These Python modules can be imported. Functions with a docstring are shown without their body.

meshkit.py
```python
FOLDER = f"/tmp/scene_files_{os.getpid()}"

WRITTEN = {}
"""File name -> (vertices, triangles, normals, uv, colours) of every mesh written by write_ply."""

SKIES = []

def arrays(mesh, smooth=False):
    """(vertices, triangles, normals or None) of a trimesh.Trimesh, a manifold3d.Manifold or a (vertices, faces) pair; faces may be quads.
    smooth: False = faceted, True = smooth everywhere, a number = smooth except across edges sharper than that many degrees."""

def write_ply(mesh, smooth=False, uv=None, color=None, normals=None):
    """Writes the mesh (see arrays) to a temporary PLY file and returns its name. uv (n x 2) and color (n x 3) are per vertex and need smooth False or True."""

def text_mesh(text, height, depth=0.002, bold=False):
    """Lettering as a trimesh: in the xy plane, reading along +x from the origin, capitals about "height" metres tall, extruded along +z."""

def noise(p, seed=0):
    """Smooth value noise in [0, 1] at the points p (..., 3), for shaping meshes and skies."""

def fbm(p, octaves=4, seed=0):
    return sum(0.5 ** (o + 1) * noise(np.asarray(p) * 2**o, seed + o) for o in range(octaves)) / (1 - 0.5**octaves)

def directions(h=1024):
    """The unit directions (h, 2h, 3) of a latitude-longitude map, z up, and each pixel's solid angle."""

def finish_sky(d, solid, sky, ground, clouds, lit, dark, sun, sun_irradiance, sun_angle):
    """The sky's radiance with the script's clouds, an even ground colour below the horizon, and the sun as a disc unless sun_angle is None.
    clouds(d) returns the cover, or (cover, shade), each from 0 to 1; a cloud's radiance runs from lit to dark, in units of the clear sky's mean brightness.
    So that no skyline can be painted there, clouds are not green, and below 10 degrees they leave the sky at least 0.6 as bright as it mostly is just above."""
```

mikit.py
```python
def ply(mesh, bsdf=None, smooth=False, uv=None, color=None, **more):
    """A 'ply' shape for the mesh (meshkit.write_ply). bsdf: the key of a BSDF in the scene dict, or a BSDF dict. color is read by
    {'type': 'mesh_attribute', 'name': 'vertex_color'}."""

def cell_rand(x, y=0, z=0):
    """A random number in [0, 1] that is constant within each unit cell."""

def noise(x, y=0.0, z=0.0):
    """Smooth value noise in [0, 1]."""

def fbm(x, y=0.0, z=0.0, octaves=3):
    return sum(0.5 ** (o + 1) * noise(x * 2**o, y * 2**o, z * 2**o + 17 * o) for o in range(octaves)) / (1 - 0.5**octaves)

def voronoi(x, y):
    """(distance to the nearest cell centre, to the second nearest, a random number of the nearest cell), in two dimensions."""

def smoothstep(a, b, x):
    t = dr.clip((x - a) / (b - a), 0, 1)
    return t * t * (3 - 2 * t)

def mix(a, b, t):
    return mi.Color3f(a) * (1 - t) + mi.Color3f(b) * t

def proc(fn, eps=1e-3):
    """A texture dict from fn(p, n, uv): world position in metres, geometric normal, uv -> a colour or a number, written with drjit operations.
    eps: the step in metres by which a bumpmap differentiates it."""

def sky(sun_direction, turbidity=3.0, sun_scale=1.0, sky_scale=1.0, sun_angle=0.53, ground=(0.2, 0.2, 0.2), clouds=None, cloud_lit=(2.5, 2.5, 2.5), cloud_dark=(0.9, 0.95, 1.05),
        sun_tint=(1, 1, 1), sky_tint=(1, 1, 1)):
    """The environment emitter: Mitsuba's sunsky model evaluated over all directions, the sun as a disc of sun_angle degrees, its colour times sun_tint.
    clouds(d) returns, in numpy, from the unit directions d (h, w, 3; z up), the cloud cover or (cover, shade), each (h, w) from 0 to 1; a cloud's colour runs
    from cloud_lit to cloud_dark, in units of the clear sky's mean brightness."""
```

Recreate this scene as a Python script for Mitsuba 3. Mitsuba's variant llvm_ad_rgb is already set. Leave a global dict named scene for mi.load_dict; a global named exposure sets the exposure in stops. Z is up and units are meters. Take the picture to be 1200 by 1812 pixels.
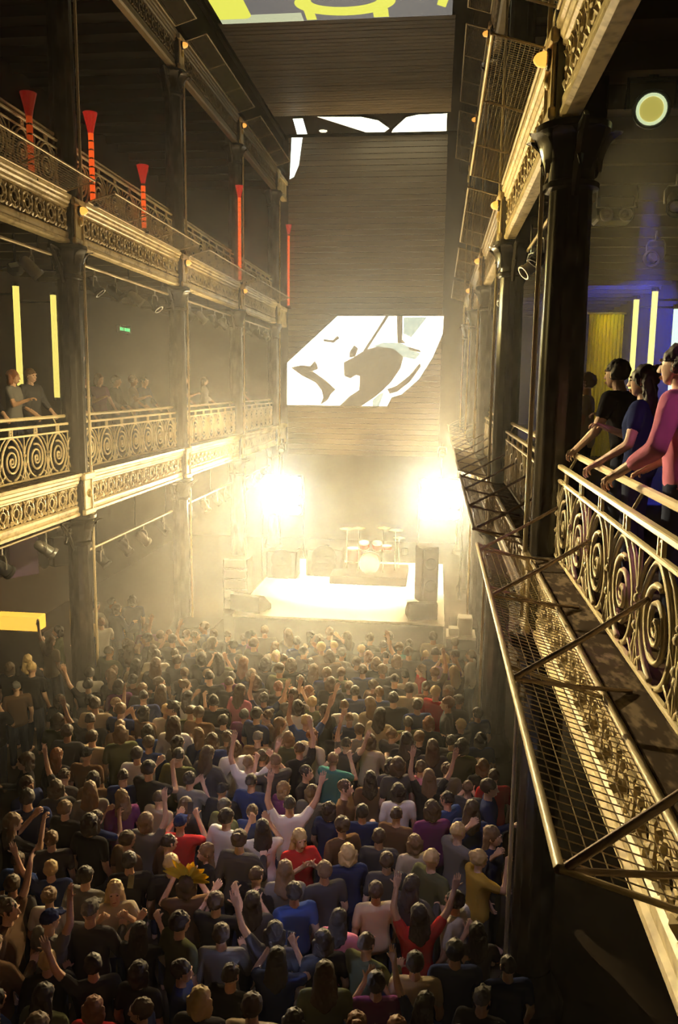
import math, random, numpy as np, trimesh, manifold3d as m3, shapely.geometry as sg
import mitsuba as mi, drjit as dr, mikit, meshkit

T = mi.ScalarTransform4f
scene, labels = {}, {}
rng = random.Random(7)
CAM_Z = 7.2                                    # lens height above the ground floor of the hall

# ------------------------------------------------------------------ camera, haze, exposure, large lights
exposure = 0.55
FOCAL = 1440.0                                 # pixels in the 1200 x 1812 frame
AXIS = np.array([-0.11574441726971191, 0.9812864322816122, -0.15388361735714395])
UP = -np.array([0.03000827735817345, -0.15139957181498323, -0.9880170408167231])
# stage smoke: thin in the hall, thickened where it also stands for lens glare
HX0, HX1, HY0, HY1, HZ0, HZ1 = -12.3, 6.9, -6.3, 37.8, -0.2, 18.3
gz, gy, gx = np.meshgrid(np.linspace(HZ0, HZ1, 32), np.linspace(HY0, HY1, 72), np.linspace(HX0, HX1, 56), indexing='ij')
def puff(d, cx, cy, cz, sx, sy, sz): return d * np.exp(-((gx - cx) / sx) ** 2 - ((gy - cy) / sy) ** 2 - ((gz - cz) / sz) ** 2)
smoke = 0.0006 + puff(0.017, -2.6, 22.0, 5.5, 7.5, 8.0, 6.0) + puff(0.036, -3.2, 31.0, 10.0, 4.5, 5.0, 4.5)
smoke += puff(0.060, -5.8, 16.5, 5.6, 1.9, 4.2, 3.5) + puff(0.040, 1.0, 20.5, 6.5, 1.3, 5.5, 4.2) + puff(0.046, -2.6, 16.0, 1.4, 4.5, 3.4, 2.0)
smoke += puff(0.006, -7.0, 17.0, 12.4, 1.0, 5.0, 1.6) + puff(0.042, -5.2, 26.0, 3.6, 1.6, 2.2, 1.8) + puff(0.042, 0.25, 26.0, 3.6, 1.6, 2.2, 1.8)
bt = np.clip((9.8 - gz) / 4.2, 0, 1)             # smoke added along the blue beam on the right gallery so the shaft shows
smoke += 0.15 * np.exp(-((gx - 2.12 - 1.08 * bt) / 0.42) ** 2 - ((gy - 9.25 - 3.35 * bt) / 0.8) ** 2) * ((gz > 5.4) & (gz < 10.0))
scene['haze'] = {'type': 'heterogeneous', 'albedo': {'type': 'rgb', 'value': [0.96, 0.96, 0.96]}, 'phase': {'type': 'hg', 'g': 0.6},
                 'sigma_t': {'type': 'gridvolume', 'grid': mi.VolumeGrid(smoke.astype(np.float32)[..., None]), 'filter_type': 'trilinear',
                             'to_world': T().translate([HX0, HY0, HZ0]) @ T().scale([HX1 - HX0, HY1 - HY0, HZ1 - HZ0])}}
scene['camera'] = {'type': 'perspective', 'fov_axis': 'x', 'fov': 2 * math.degrees(math.atan(600 / FOCAL)), 'near_clip': 0.05, 'far_clip': 200.0,
                   'to_world': T().look_at(origin=[0, 0, CAM_Z], target=[AXIS[0], AXIS[1], CAM_Z + AXIS[2]], up=UP.tolist()),
                   'medium': {'type': 'ref', 'id': 'haze'}}
WARM = np.array([1.0, 0.74, 0.36])
BLINDER = 335.0                                # radiance of the two audience blinder arrays
STAGE_SPOT = 420.0                             # intensity of the profile spots over the stage
HALL_SPOT = 13.0                               # intensity of the added crowd spots
SCREEN = 3.2

# ------------------------------------------------------------------ materials
def mat(name, rgb, rough=0.5, metal=0.0, spec=0.5, **k):
    scene[name] = {'type': 'twosided', 'b': {'type': 'principled', 'base_color': rgb if isinstance(rgb, dict) else {'type': 'rgb', 'value': list(rgb)},
                                             'roughness': rough, 'metallic': metal, 'specular': spec, **k}}
    return name
def matte(name, rgb):
    scene[name] = {'type': 'twosided', 'b': {'type': 'diffuse', 'reflectance': rgb if isinstance(rgb, dict) else {'type': 'rgb', 'value': list(rgb)}}}
    return name
def worn_paint(p, n, uv):
    a = mikit.fbm(p.x * 3, p.y * 3, p.z * 3, 3)
    b = mikit.fbm(p.x * 17, p.y * 17, p.z * 17, 2)
    return mikit.mix((0.62, 0.50, 0.27), (0.34, 0.25, 0.12), mikit.smoothstep(0.45, 0.8, a * 0.7 + b * 0.35))
def dusty_iron(p, n, uv):
    a = mikit.fbm(p.x * 6, p.y * 6, p.z * 2, 3)
    return mikit.mix((0.020, 0.016, 0.012), (0.042, 0.032, 0.022), mikit.smoothstep(0.4, 0.75, a))
def board_wood(p, n, uv):
    g = mikit.fbm(p.x * 0.7, p.y * 5, p.z * 9, 3)
    return mikit.mix((0.20, 0.155, 0.105), (0.115, 0.085, 0.055), g)
def ledge_dust(p, n, uv):
    g = mikit.fbm(p.x * 22, p.y * 9, 3.0, 3)
    return mikit.mix((0.05, 0.038, 0.03), (0.15, 0.115, 0.08), mikit.smoothstep(0.45, 0.8, g))
mat('cream_paint', mikit.proc(worn_paint), 0.42)
mat('iron_paint', mikit.proc(dusty_iron), 0.26)
mat('wood_boards', mikit.proc(board_wood), 0.5)
matte('ledge_paint', mikit.proc(ledge_dust))
mat('shaded_cream_paint', (0.12, 0.088, 0.042), 0.5)  # cream paint with the roof gallery's dimmer light put into the colour
mat('rail_paint', (0.66, 0.54, 0.31), 0.38)
mat('brass_paint', (0.50, 0.36, 0.10), 0.4)
matte('black_wall', (0.022, 0.018, 0.016))
matte('dark_wall', (0.038, 0.028, 0.022))
matte('brown_wall', (0.11, 0.075, 0.05))
matte('ceiling_paint', (0.075, 0.055, 0.03))
matte('floor_boards', (0.045, 0.035, 0.028))
matte('frieze_dark', (0.075, 0.05, 0.024))
mat('wire_metal', (0.42, 0.33, 0.20), 0.4, 0.3)
mat('strut_metal', (0.17, 0.115, 0.08), 0.4, 0.4)
mat('black_metal', (0.02, 0.02, 0.022), 0.35, 0.2)
mat('grey_metal', (0.38, 0.36, 0.33), 0.35, 0.7)
mat('chrome', (0.8, 0.78, 0.72), 0.15, 1.0)
mat('brass', (0.75, 0.55, 0.25), 0.25, 1.0)
matte('stage_deck', (0.72, 0.68, 0.60))
matte('stage_black', (0.04, 0.032, 0.028))
matte('white_plastic', (0.75, 0.72, 0.66))
matte('speaker_cloth', (0.05, 0.042, 0.04))
matte('violet_lit_cloth', (0.22, 0.16, 0.34))  # violet light on the loudspeaker is put into the cloth colour
matte('orange_wood', (0.75, 0.36, 0.05))
mat('drum_red', (0.35, 0.05, 0.03), 0.25)
matte('drum_skin', (0.75, 0.72, 0.66))
matte('red_flock', (0.16, 0.03, 0.025))
scene['lens_glass'] = {'type': 'roughconductor', 'alpha': 0.2, 'specular_reflectance': {'type': 'rgb', 'value': [0.5, 0.48, 0.45]}}

# ------------------------------------------------------------------ mesh tools
class Mesh:
    """Gathers pieces; arrays() gives (vertices, triangles)."""
    def __init__(s): s.v, s.f, s.n = [], [], 0
    def add(s, v, f):
        v, f = np.asarray(v, float), np.asarray(f, int)
        if f.shape[1] == 4: f = np.vstack([f[:, [0, 1, 2]], f[:, [0, 2, 3]]])
        s.v.append(v); s.f.append(f + s.n); s.n += len(v); return s
    def put(s, m):
        m = m.get() if isinstance(m, Mesh) else m
        return s.add(*m)
    def get(s): return np.vstack(s.v), np.vstack(s.f)
    def box(s, c, d, rot=None, ch=0.0):
        c, d = np.asarray(c, float), np.asarray(d, float) / 2
        if ch > 0:
            ch = min(ch, 0.45 * 2 * d.min())
            pts = []
            for k in range(3):
                e = np.full(3, ch); e[k] = 0
                for sx in (-1, 1):
                    for sy in (-1, 1):
                        for sz in (-1, 1): pts.append(np.array([sx, sy, sz]) * (d - e))
            h = trimesh.convex.convex_hull(np.array(pts)); v, f = np.array(h.vertices), np.array(h.faces)
        else:
            v = np.array([[x, y, z] for x in (-1, 1) for y in (-1, 1) for z in (-1, 1)], float) * d
            f = [[0, 1, 3, 2], [4, 6, 7, 5], [0, 4, 5, 1], [2, 3, 7, 6], [0, 2, 6, 4], [1, 5, 7, 3]]
        if rot is not None: v = v @ np.asarray(rot).T
        return s.add(v + c, f)
    def tube(s, pts, r, n=6, closed=False):
        p = np.asarray(pts, float); k = len(p)
        r = np.broadcast_to(np.asarray(r, float), (k,))
        t = np.gradient(p, axis=0) if not closed else np.roll(p, -1, 0) - np.roll(p, 1, 0)
        t /= np.linalg.norm(t, axis=1, keepdims=True) + 1e-12
        u = np.cross(t[0], [0.31, 0.2, 0.93] if abs(t[0][2]) < 0.9 else [1, 0.1, 0]); u /= np.linalg.norm(u)
        rings, a = [], np.arange(n) * 2 * np.pi / n + np.pi / n
        for i in range(k):
            u = u - t[i] * (u @ t[i]); u /= np.linalg.norm(u) + 1e-12
            w = np.cross(t[i], u)
            rings.append(p[i] + r[i] * (np.cos(a)[:, None] * u + np.sin(a)[:, None] * w))
        v = np.vstack(rings); f = []
        for i in range(k if closed else k - 1):
            j = (i + 1) % k
            for q in range(n): f.append([i * n + q, i * n + (q + 1) % n, j * n + (q + 1) % n, j * n + q])
        s.add(v, f)
        if not closed:
            for base, flip in ((0, True), ((k - 1) * n, False)):
                cap = [[base, base + q + 1, base + q] if flip else [base, base + q, base + q + 1] for q in range(1, n - 1)]
                s.f.append(np.array(cap) + s.n - len(v))
        return s
    def lathe(s, prof, n=24, c=(0, 0, 0), flute=0.0, nf=20, caps=True):
        prof = np.asarray(prof, float); a = np.arange(n) * 2 * np.pi / n
        m = 1 - flute * (0.5 + 0.5 * np.cos(a * nf))
        v = np.vstack([np.stack([q[0] * np.cos(a) * m, q[0] * np.sin(a) * m, np.full(n, q[1])], 1) for q in prof])
        f = [[i * n + q, i * n + (q + 1) % n, (i + 1) * n + (q + 1) % n, (i + 1) * n + q] for i in range(len(prof) - 1) for q in range(n)]
        s.add(v + np.asarray(c, float), f)
        for base, flip in ((0, True), ((len(prof) - 1) * n, False)) if caps else ():
            if prof[base // n][0] > 1e-5:
                s.f.append(np.array([[base, base + q + 1, base + q] if flip else [base, base + q, base + q + 1] for q in range(1, n - 1)]) + s.n - len(v))
        return s
    def prism(s, poly, y0, y1):
        """poly: (x, z) corners, extruded along y."""
        p = np.asarray(poly, float); n = len(p)
        v = np.vstack([np.stack([p[:, 0], np.full(n, y), p[:, 1]], 1) for y in (y0, y1)])
        s.add(v, [[i, (i + 1) % n, n + (i + 1) % n, n + i] for i in range(n)])
        tri = trimesh.creation.triangulate_polygon(sg.Polygon(p), engine='earcut')
        tv = np.asarray(tri[0]); ids = [int(np.argmin(((p - q) ** 2).sum(1))) for q in tv]
        tf = np.array(ids)[np.asarray(tri[1])]
        s.f += [tf + s.n - 2 * n, tf[:, ::-1] + s.n - n]
        return s

def flat(poly, t=0.0):
    """A shapely polygon as a flat (or t thick) mesh in the xy plane."""
    m = Mesh()
    for g in getattr(poly, 'geoms', [poly]):
        if g.is_empty or g.area < 1e-6: continue
        if t > 0:
            e = trimesh.creation.extrude_polygon(g, t, engine='earcut'); m.add(e.vertices, e.faces)
        else:
            v, f = trimesh.creation.triangulate_polygon(g, engine='earcut'); m.add(np.c_[v, np.zeros(len(v))], f)
    return m.get()
def moved(m, M):
    v, f = m.get() if isinstance(m, Mesh) else m
    M = np.asarray(M, float); v = v @ M[:3, :3].T + M[:3, 3]
    return v, (f[:, ::-1] if np.linalg.det(M[:3, :3]) < 0 else f)
def mirrored(m): return moved(m, np.diag([-1, 1, 1, 1]))
def rz(a): c, q = math.cos(a), math.sin(a); return np.array([[c, -q, 0], [q, c, 0], [0, 0, 1.0]])
def look(d, up=(0, 0, 1)):
    """rotation that takes local +z to direction d."""
    d = np.asarray(d, float) / np.linalg.norm(d); x = np.cross(up, d); x /= np.linalg.norm(x); return np.stack([x, np.cross(d, x), d], 1)
def arc(c, r, a0, a1, n): a = np.linspace(a0, a1, n); return np.stack([c[0] + r * np.cos(a), c[1] + r * np.sin(a)], 1)

used = {}
def key(name, parent=None):
    base = f'{parent}__{name}' if parent else name
    n = used.get(base, 0); used[base] = n + 1
    return base if n == 0 else f'{base}_{n:03d}'
def obj(name, mesh, bsdf, parent=None, smooth=False, at=None, label=None, cat=None, group=None, kind=None, **more):
    k = key(name, parent)
    if isinstance(mesh, dict): d = {**mesh}
    else: d = mikit.ply(mesh.get() if isinstance(mesh, Mesh) else mesh, bsdf, smooth=smooth)
    if isinstance(mesh, dict) and bsdf is not None: d['bsdf'] = {'type': 'ref', 'id': bsdf}
    if at is not None: d['to_world'] = at
    scene[k] = {**d, **more}
    say(k, label, cat, group, kind); return k
def say(k, label=None, cat=None, group=None, kind=None):
    d = {a: b for a, b in (('label', label), ('category', cat), ('group', group), ('kind', kind)) if b}
    if d: labels[k] = d
def thing(name, label, cat, group=None):
    k = key(name); say(k, label, cat, group); return k
def glow(rgb, w=0.05): return {'emitter': {'type': 'area', 'radiance': {'type': 'rgb', 'value': [float(x) for x in rgb]}, 'sampling_weight': float(w)}}
def shift(x, y, z): return T().translate([float(x), float(y), float(z)])
ORD = 'first second third fourth fifth sixth seventh eighth ninth tenth eleventh twelfth thirteenth fourteenth fifteenth sixteenth seventeenth eighteenth nineteenth twentieth'.split()
def nth(i): return ORD[i] if i < 20 else f'{i + 1}th'

# ------------------------------------------------------------------ the hall: main planes
XL, XR = -7.10, 1.27                           # railings and columns of the left and right galleries
LEFT_WALL, RIGHT_WALL, FRONT, BACK = -12.0, 6.6, 37.5, -6.0
LEVELS = [CAM_Z - 1.76, CAM_Z + 3.42, CAM_Z + 8.86]      # tops of the gallery edges
DROP = 0.86                                    # height of a gallery edge
CEIL = CAM_Z + 10.85
COLS = [8.8, 15.4, 22.0, 28.6, 35.2]
BAY, GAP = 6.6, 0.30

def struct(name, m, bsdf, parent=None, **k): return obj(name, m, bsdf, parent, kind=None if parent else 'structure', **k)
struct('floor', Mesh().box(((LEFT_WALL + RIGHT_WALL) / 2, (FRONT + BACK) / 2, -0.05), (RIGHT_WALL - LEFT_WALL, FRONT - BACK, 0.1)), 'floor_boards')
struct('wall_left', Mesh().box((LEFT_WALL - 0.1, (FRONT + BACK) / 2, 9.2), (0.2, FRONT - BACK + 0.4, 18.4)), 'dark_wall')
struct('wall_right', Mesh().box((RIGHT_WALL + 0.1, (FRONT + BACK) / 2, 9.2), (0.2, FRONT - BACK + 0.4, 18.4)), 'dark_wall')
struct('wall_back', Mesh().box(((LEFT_WALL + RIGHT_WALL) / 2, BACK - 0.1, 9.2), (RIGHT_WALL - LEFT_WALL, 0.2, 18.4)), 'black_wall')
wf = struct('wall_front', Mesh().box(((LEFT_WALL + RIGHT_WALL) / 2, FRONT + 0.1, 9.2), (RIGHT_WALL - LEFT_WALL, 0.2, 18.4)), 'dark_wall')
ce = struct('ceiling', Mesh().box(((LEFT_WALL + RIGHT_WALL) / 2, (FRONT + BACK) / 2, CEIL + 0.1), (RIGHT_WALL - LEFT_WALL, FRONT - BACK, 0.1)), 'black_wall')
# horizontal boards of the end wall, each a board with a recessed joint
WX0, WX1 = -6.86, 0.12
bh = 0.245
board = mikit.ply(Mesh().box((0, 0, 0), (WX1 - WX0, 0.05, bh - 0.022), ch=0.008).get(), 'wood_boards')
k = 0
while 4.0 + k * bh < CEIL - 0.1:
    obj('board', board, None, wf, at=shift((WX0 + WX1) / 2, FRONT - 0.03 + 0.012 * rng.random(), 4.0 + (k + 0.5) * bh)); k += 1
# ceiling boards run across the hall
cb = 0.27
board = mikit.ply(Mesh().box((0, 0, 0), (7.3, cb - 0.03, 0.05), ch=0.008).get(), 'wood_boards')
for k in range(32):
    obj('board', board, None, ce, at=shift(-3.45, 26.1 + (k + 0.5) * cb, CEIL - 0.02 - 0.012 * rng.random()))
# the beams that close the opening of the void, left and right
for s, x, nm in ((1, XL, 'beam_left'), (-1, 0.75, 'beam_right')):
    m = Mesh().box((x - s * 0.15, (FRONT + BACK) / 2, (CEIL + LEVELS[2]) / 2 + 0.15), (0.30, FRONT - BACK, CEIL - LEVELS[2] - 0.25))
    m.box((x + s * 0.05, (FRONT + BACK) / 2, CEIL - 0.12), (0.16, FRONT - BACK, 0.16)).box((x + s * 0.05, (FRONT + BACK) / 2, LEVELS[2] + 0.42), (0.14, FRONT - BACK, 0.12))
    struct(nm, m, 'black_wall')
# gallery floors (slab and joists), left and right, on three levels
for side, xa, xb in (('left', LEFT_WALL, XL + 0.16), ('right', XR - 0.16, RIGHT_WALL)):
    for lv, z in enumerate(LEVELS):
        g = struct(f'floor_{side}_gallery_{lv + 1}', Mesh().box(((xa + xb) / 2, (FRONT + BACK) / 2, z - 0.12), (xb - xa, FRONT - BACK, 0.2)), 'black_wall' if lv == 2 else 'ceiling_paint')  # top level slab and joists: its shade put into a near black colour
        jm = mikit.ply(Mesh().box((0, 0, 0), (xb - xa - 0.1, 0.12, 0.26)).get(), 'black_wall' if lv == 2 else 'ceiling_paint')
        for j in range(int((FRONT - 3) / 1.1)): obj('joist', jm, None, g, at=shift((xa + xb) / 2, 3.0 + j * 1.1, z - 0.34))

for side, xa, xb in (('left', LEFT_WALL, XL - 0.30), ('right', XR + 0.30, RIGHT_WALL)):
    struct(f'floor_{side}_gallery_step', Mesh().box(((xa + xb) / 2, (FRONT + BACK) / 2, CAM_Z - 1.705), (xb - xa, FRONT - BACK, 0.13)), 'floor_boards')

# ------------------------------------------------------------------ gallery edge, bay by bay (local: x = out towards the void, y along, z up)
L = BAY - 2 * GAP
def both(m): return {1: m.get() if isinstance(m, Mesh) else m, -1: mirrored(m)}
def shapes(m, bsdf, smooth=False):
    b = both(m); return {s: mikit.ply(b[s], bsdf, smooth=smooth) for s in b}
o = 0.14
cornice = shapes(Mesh().prism([(0, -0.25), (o + .02, -0.25), (o + .02, -0.22), (o + .05, -0.20), (o + .05, -0.15), (o + .08, -0.12), (o + .08, -0.075), (o + .11, -0.055), (o + .12, 0.0), (0, 0.0)], 0, L), 'cream_paint')
lower = shapes(Mesh().prism([(0, -DROP), (o, -DROP), (o + .05, -DROP + .02), (o + .05, -DROP + .07), (o + .02, -DROP + .09), (o + .03, -DROP + .14), (o + .03, -DROP + .19), (o, -DROP + .22), (0, -DROP + .22)], 0, L), 'cream_paint')
panel = shapes(Mesh().box((0.06, L / 2, -0.445), (0.10, L, 0.40)), 'frieze_dark')
def rosette_mesh():
    m = Mesh(); x = 0.145
    for r, t in ((0.165, 0.024), (0.085, 0.014)):
        a = np.arange(14) * 2 * np.pi / 14; m.tube(np.stack([np.full(14, x), r * np.cos(a), r * np.sin(a)], 1), t, 4, closed=True)
    for q in range(4):
        a = math.pi / 4 + q * math.pi / 2; d = np.array([0, math.cos(a), math.sin(a)]); w = np.array([0, -math.sin(a), math.cos(a)])
        m.tube([np.array([x, 0, 0]) + d * e for e in (0.155, 0.20, 0.262)], [0.03, 0.045, 0.012], 4)
        a -= math.pi / 4; d = np.array([0, math.cos(a), math.sin(a)])
        m.tube([np.array([x, 0, 0]) + d * e for e in (0.16, 0.12, 0.08)], [0.03, 0.026, 0.012], 4)
    return m
rosette = shapes(rosette_mesh(), 'cream_paint')
NR = 14
ledge = shapes(Mesh().box((0.06, L / 2, 0.008), (0.34, L, 0.016)), 'ledge_paint')
def fascia(s, x, y0, z, label):
    t = thing('gallery_fascia', label, 'fascia', 'ornamented edges of the galleries')
    pb = 'shaded_cream_paint' if z > 15 else None
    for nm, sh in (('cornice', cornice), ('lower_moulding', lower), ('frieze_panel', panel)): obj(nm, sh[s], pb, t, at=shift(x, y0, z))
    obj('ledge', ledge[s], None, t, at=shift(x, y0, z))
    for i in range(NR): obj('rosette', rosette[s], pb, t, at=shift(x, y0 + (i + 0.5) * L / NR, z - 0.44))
    return t
# railing: height 0.93 between the outer bars, scroll panels 0.857 m wide
RH, NS = 0.95, 7
SW = L / NS
def rail_bar(z, w, h): return Mesh().box((0, L / 2, z), (w, L, h), ch=0.008)
top_rail = shapes(rail_bar(RH, 0.055, 0.045), 'rail_paint')
mid_rail = shapes(rail_bar(RH - 0.145, 0.04, 0.036), 'rail_paint')
low_rail = shapes(rail_bar(0.035, 0.04, 0.034), 'rail_paint')
hand_rail = shapes(Mesh().tube([(-0.10, -GAP, RH + 0.14), (-0.10, L / 2, RH + 0.14), (-0.10, L + GAP, RH + 0.14)], 0.032, 8).tube([(-0.10, 0.4, RH + 0.14), (-0.03, 0.4, RH)], 0.014, 5).tube([(-0.10, L - 0.4, RH + 0.14), (-0.03, L - 0.4, RH)], 0.014, 5).tube([(-0.10, L / 2, RH + 0.14), (-0.03, L / 2, RH)], 0.014, 5), 'rail_paint', 40)
H0, H1 = 0.05, RH - 0.165
def yz(p): p = np.asarray(p); return np.c_[np.zeros(len(p)), p]
def scroll_mesh():
    """A pointed loop that winds into a spiral."""
    m = Mesh(); c = np.array([SW / 2, 0.40]); q = 0.0
    a = np.linspace(-0.6 * math.pi, 3.6 * math.pi, 64)
    u = (a - a[0]) / (a[-1] - a[0]); r = 0.225 * (1 - u) ** 0.9 + 0.03
    sp = np.stack([c[0] + r * np.cos(-a) * 0.98, c[1] + r * np.sin(-a) * 1.0], 1)
    m.tube(yz(sp), np.linspace(0.022, 0.017, 64), 5)
    loop = []
    for t in np.linspace(0, 1, 34):
        ang = -math.pi / 2 + 2 * math.pi * t
        w = 0.33 * math.cos(ang); h = math.sin(ang)
        z = 0.40 + (0.385 * h if h > 0 else 0.335 * h)
        w *= 1 - 0.35 * max(0, h) ** 2
        loop.append((c[0] + w, z))
    m.tube(yz(loop[1:-1]), 0.021, 5)
    a = np.arange(10) * 2 * np.pi / 10
    m.tube(np.stack([np.zeros(10), c[0] + 0.045 * np.cos(a), c[1] + 0.045 * np.sin(a)], 1), 0.018, 5, closed=True)
    for sx in (-1, 1):                         # leaves on the loop
        m.tube(yz([(c[0] + sx * 0.32, 0.42), (c[0] + sx * 0.385, 0.33), (c[0] + sx * 0.40, 0.22)]), [0.022, 0.017, 0.007], 5)
        m.tube(yz([(c[0] + sx * 0.12, 0.09), (c[0] + sx * 0.25, 0.16), (c[0] + sx * 0.36, 0.10), (c[0] + sx * 0.40, H0)]), [0.012, 0.016, 0.015, 0.014], 5)
    return m
def fan_mesh():
    """Stem with spreading strands and beads between two scrolls."""
    m = Mesh()
    m.tube(yz([(0, H1), (0, 0.60), (0, 0.30), (0, H0)]), [0.015, 0.013, 0.011, 0.013], 5)
    for sx in (-1, 1):
        m.tube(yz([(0, 0.47), (sx * 0.045, 0.60), (sx * 0.13, 0.71), (sx * 0.24, H1)]), [0.010, 0.015, 0.014, 0.012], 5)
        m.tube(yz([(0, 0.30), (sx * 0.03, 0.20), (sx * 0.09, 0.11), (sx * 0.13, H0)]), [0.010, 0.014, 0.013, 0.012], 5)
    for z, r in ((0.47, 0.036), (0.53, 0.024), (0.30, 0.034), (0.24, 0.022)):
        m.lathe([(0.001, -r), (0.7 * r, -0.7 * r), (r, 0), (0.7 * r, 0.7 * r), (0.001, r)], 8, (0, 0, z))
    return m
def post_mesh():
    m = Mesh(); h = (RH - 0.145 + RH) / 2
    for sy in (-1, 1): m.box((0, sy * 0.042, h), (0.026, 0.02, 0.11))
    a = np.arange(10) * 2 * np.pi / 10; m.tube(np.stack([np.zeros(10), 0.03 * np.cos(a), h + 0.03 * np.sin(a)], 1), 0.011, 4, closed=True)
    return m
scroll, fan, post = shapes(scroll_mesh(), 'rail_paint', True), shapes(fan_mesh(), 'rail_paint', True), shapes(post_mesh(), 'rail_paint')
def railing(s, x, y0, z, label, n0=0):
    t = thing('gallery_railing', label, 'railing', 'cast iron gallery railings')
    for nm, sh in (('top_rail', top_rail), ('middle_rail', mid_rail), ('bottom_rail', low_rail), ('hand_rail', hand_rail)): obj(nm, sh[s], None, t, at=shift(x, y0, z))
    for i in range(NS): obj('scroll', scroll[s], None, t, at=shift(x, y0 + i * SW, z))
    for i in range(NS + 1):
        obj('fan_stem', fan[s], None, t, at=shift(x, y0 + min(max(i * SW, 0.02), L - 0.02), z))
    for i in range(NS): obj('post', post[s], None, t, at=shift(x, y0 + (i + 0.5) * SW, z))
    return t
# safety net of one bay: inner bar on the edge, outer bar raised
NX0, NX1, NZ0, NZ1 = 0.275, 0.82, 0.02, 0.18
def on_net(u, y): return (NX0 + (NX1 - NX0) * u, y, NZ0 + (NZ1 - NZ0) * u)
NY0, NY1 = 0.06, L - 0.25
def net_frame():
    m = Mesh()
    for u in (0, 1): m.tube([on_net(u, NY0), on_net(u, (NY0 + NY1) / 2), on_net(u, NY1)], 0.021, 6)
    for y in (NY0, NY0 + 2.0, NY0 + 3.9, NY1): m.tube([on_net(0, y), on_net(1, y)], 0.013, 5)
    return m
def net_wires(step):
    m = Mesh()
    for y in np.arange(NY0, NY1, step * 1.15): m.tube([on_net(0, y), on_net(1, y)], 0.0032, 3)
    for u in np.linspace(0, 1, int(0.6 / step) + 1)[1:-1]: m.tube([on_net(u, NY0), on_net(u, NY1)], 0.0032, 3)
    return m
net_f, net_w, net_fine = shapes(net_frame(), 'wire_metal', True), shapes(net_wires(0.062), 'wire_metal'), shapes(net_wires(0.05), 'wire_metal')
strut_ys = [0.07, 1.88, 3.70, 5.50]
up_strut = shapes(Mesh().tube([(0.80, 0, 0.18), (0.41, 0.19, 0.36), (0.02, 0.38, 0.56)], 0.017, 8), 'strut_metal', True)
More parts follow.
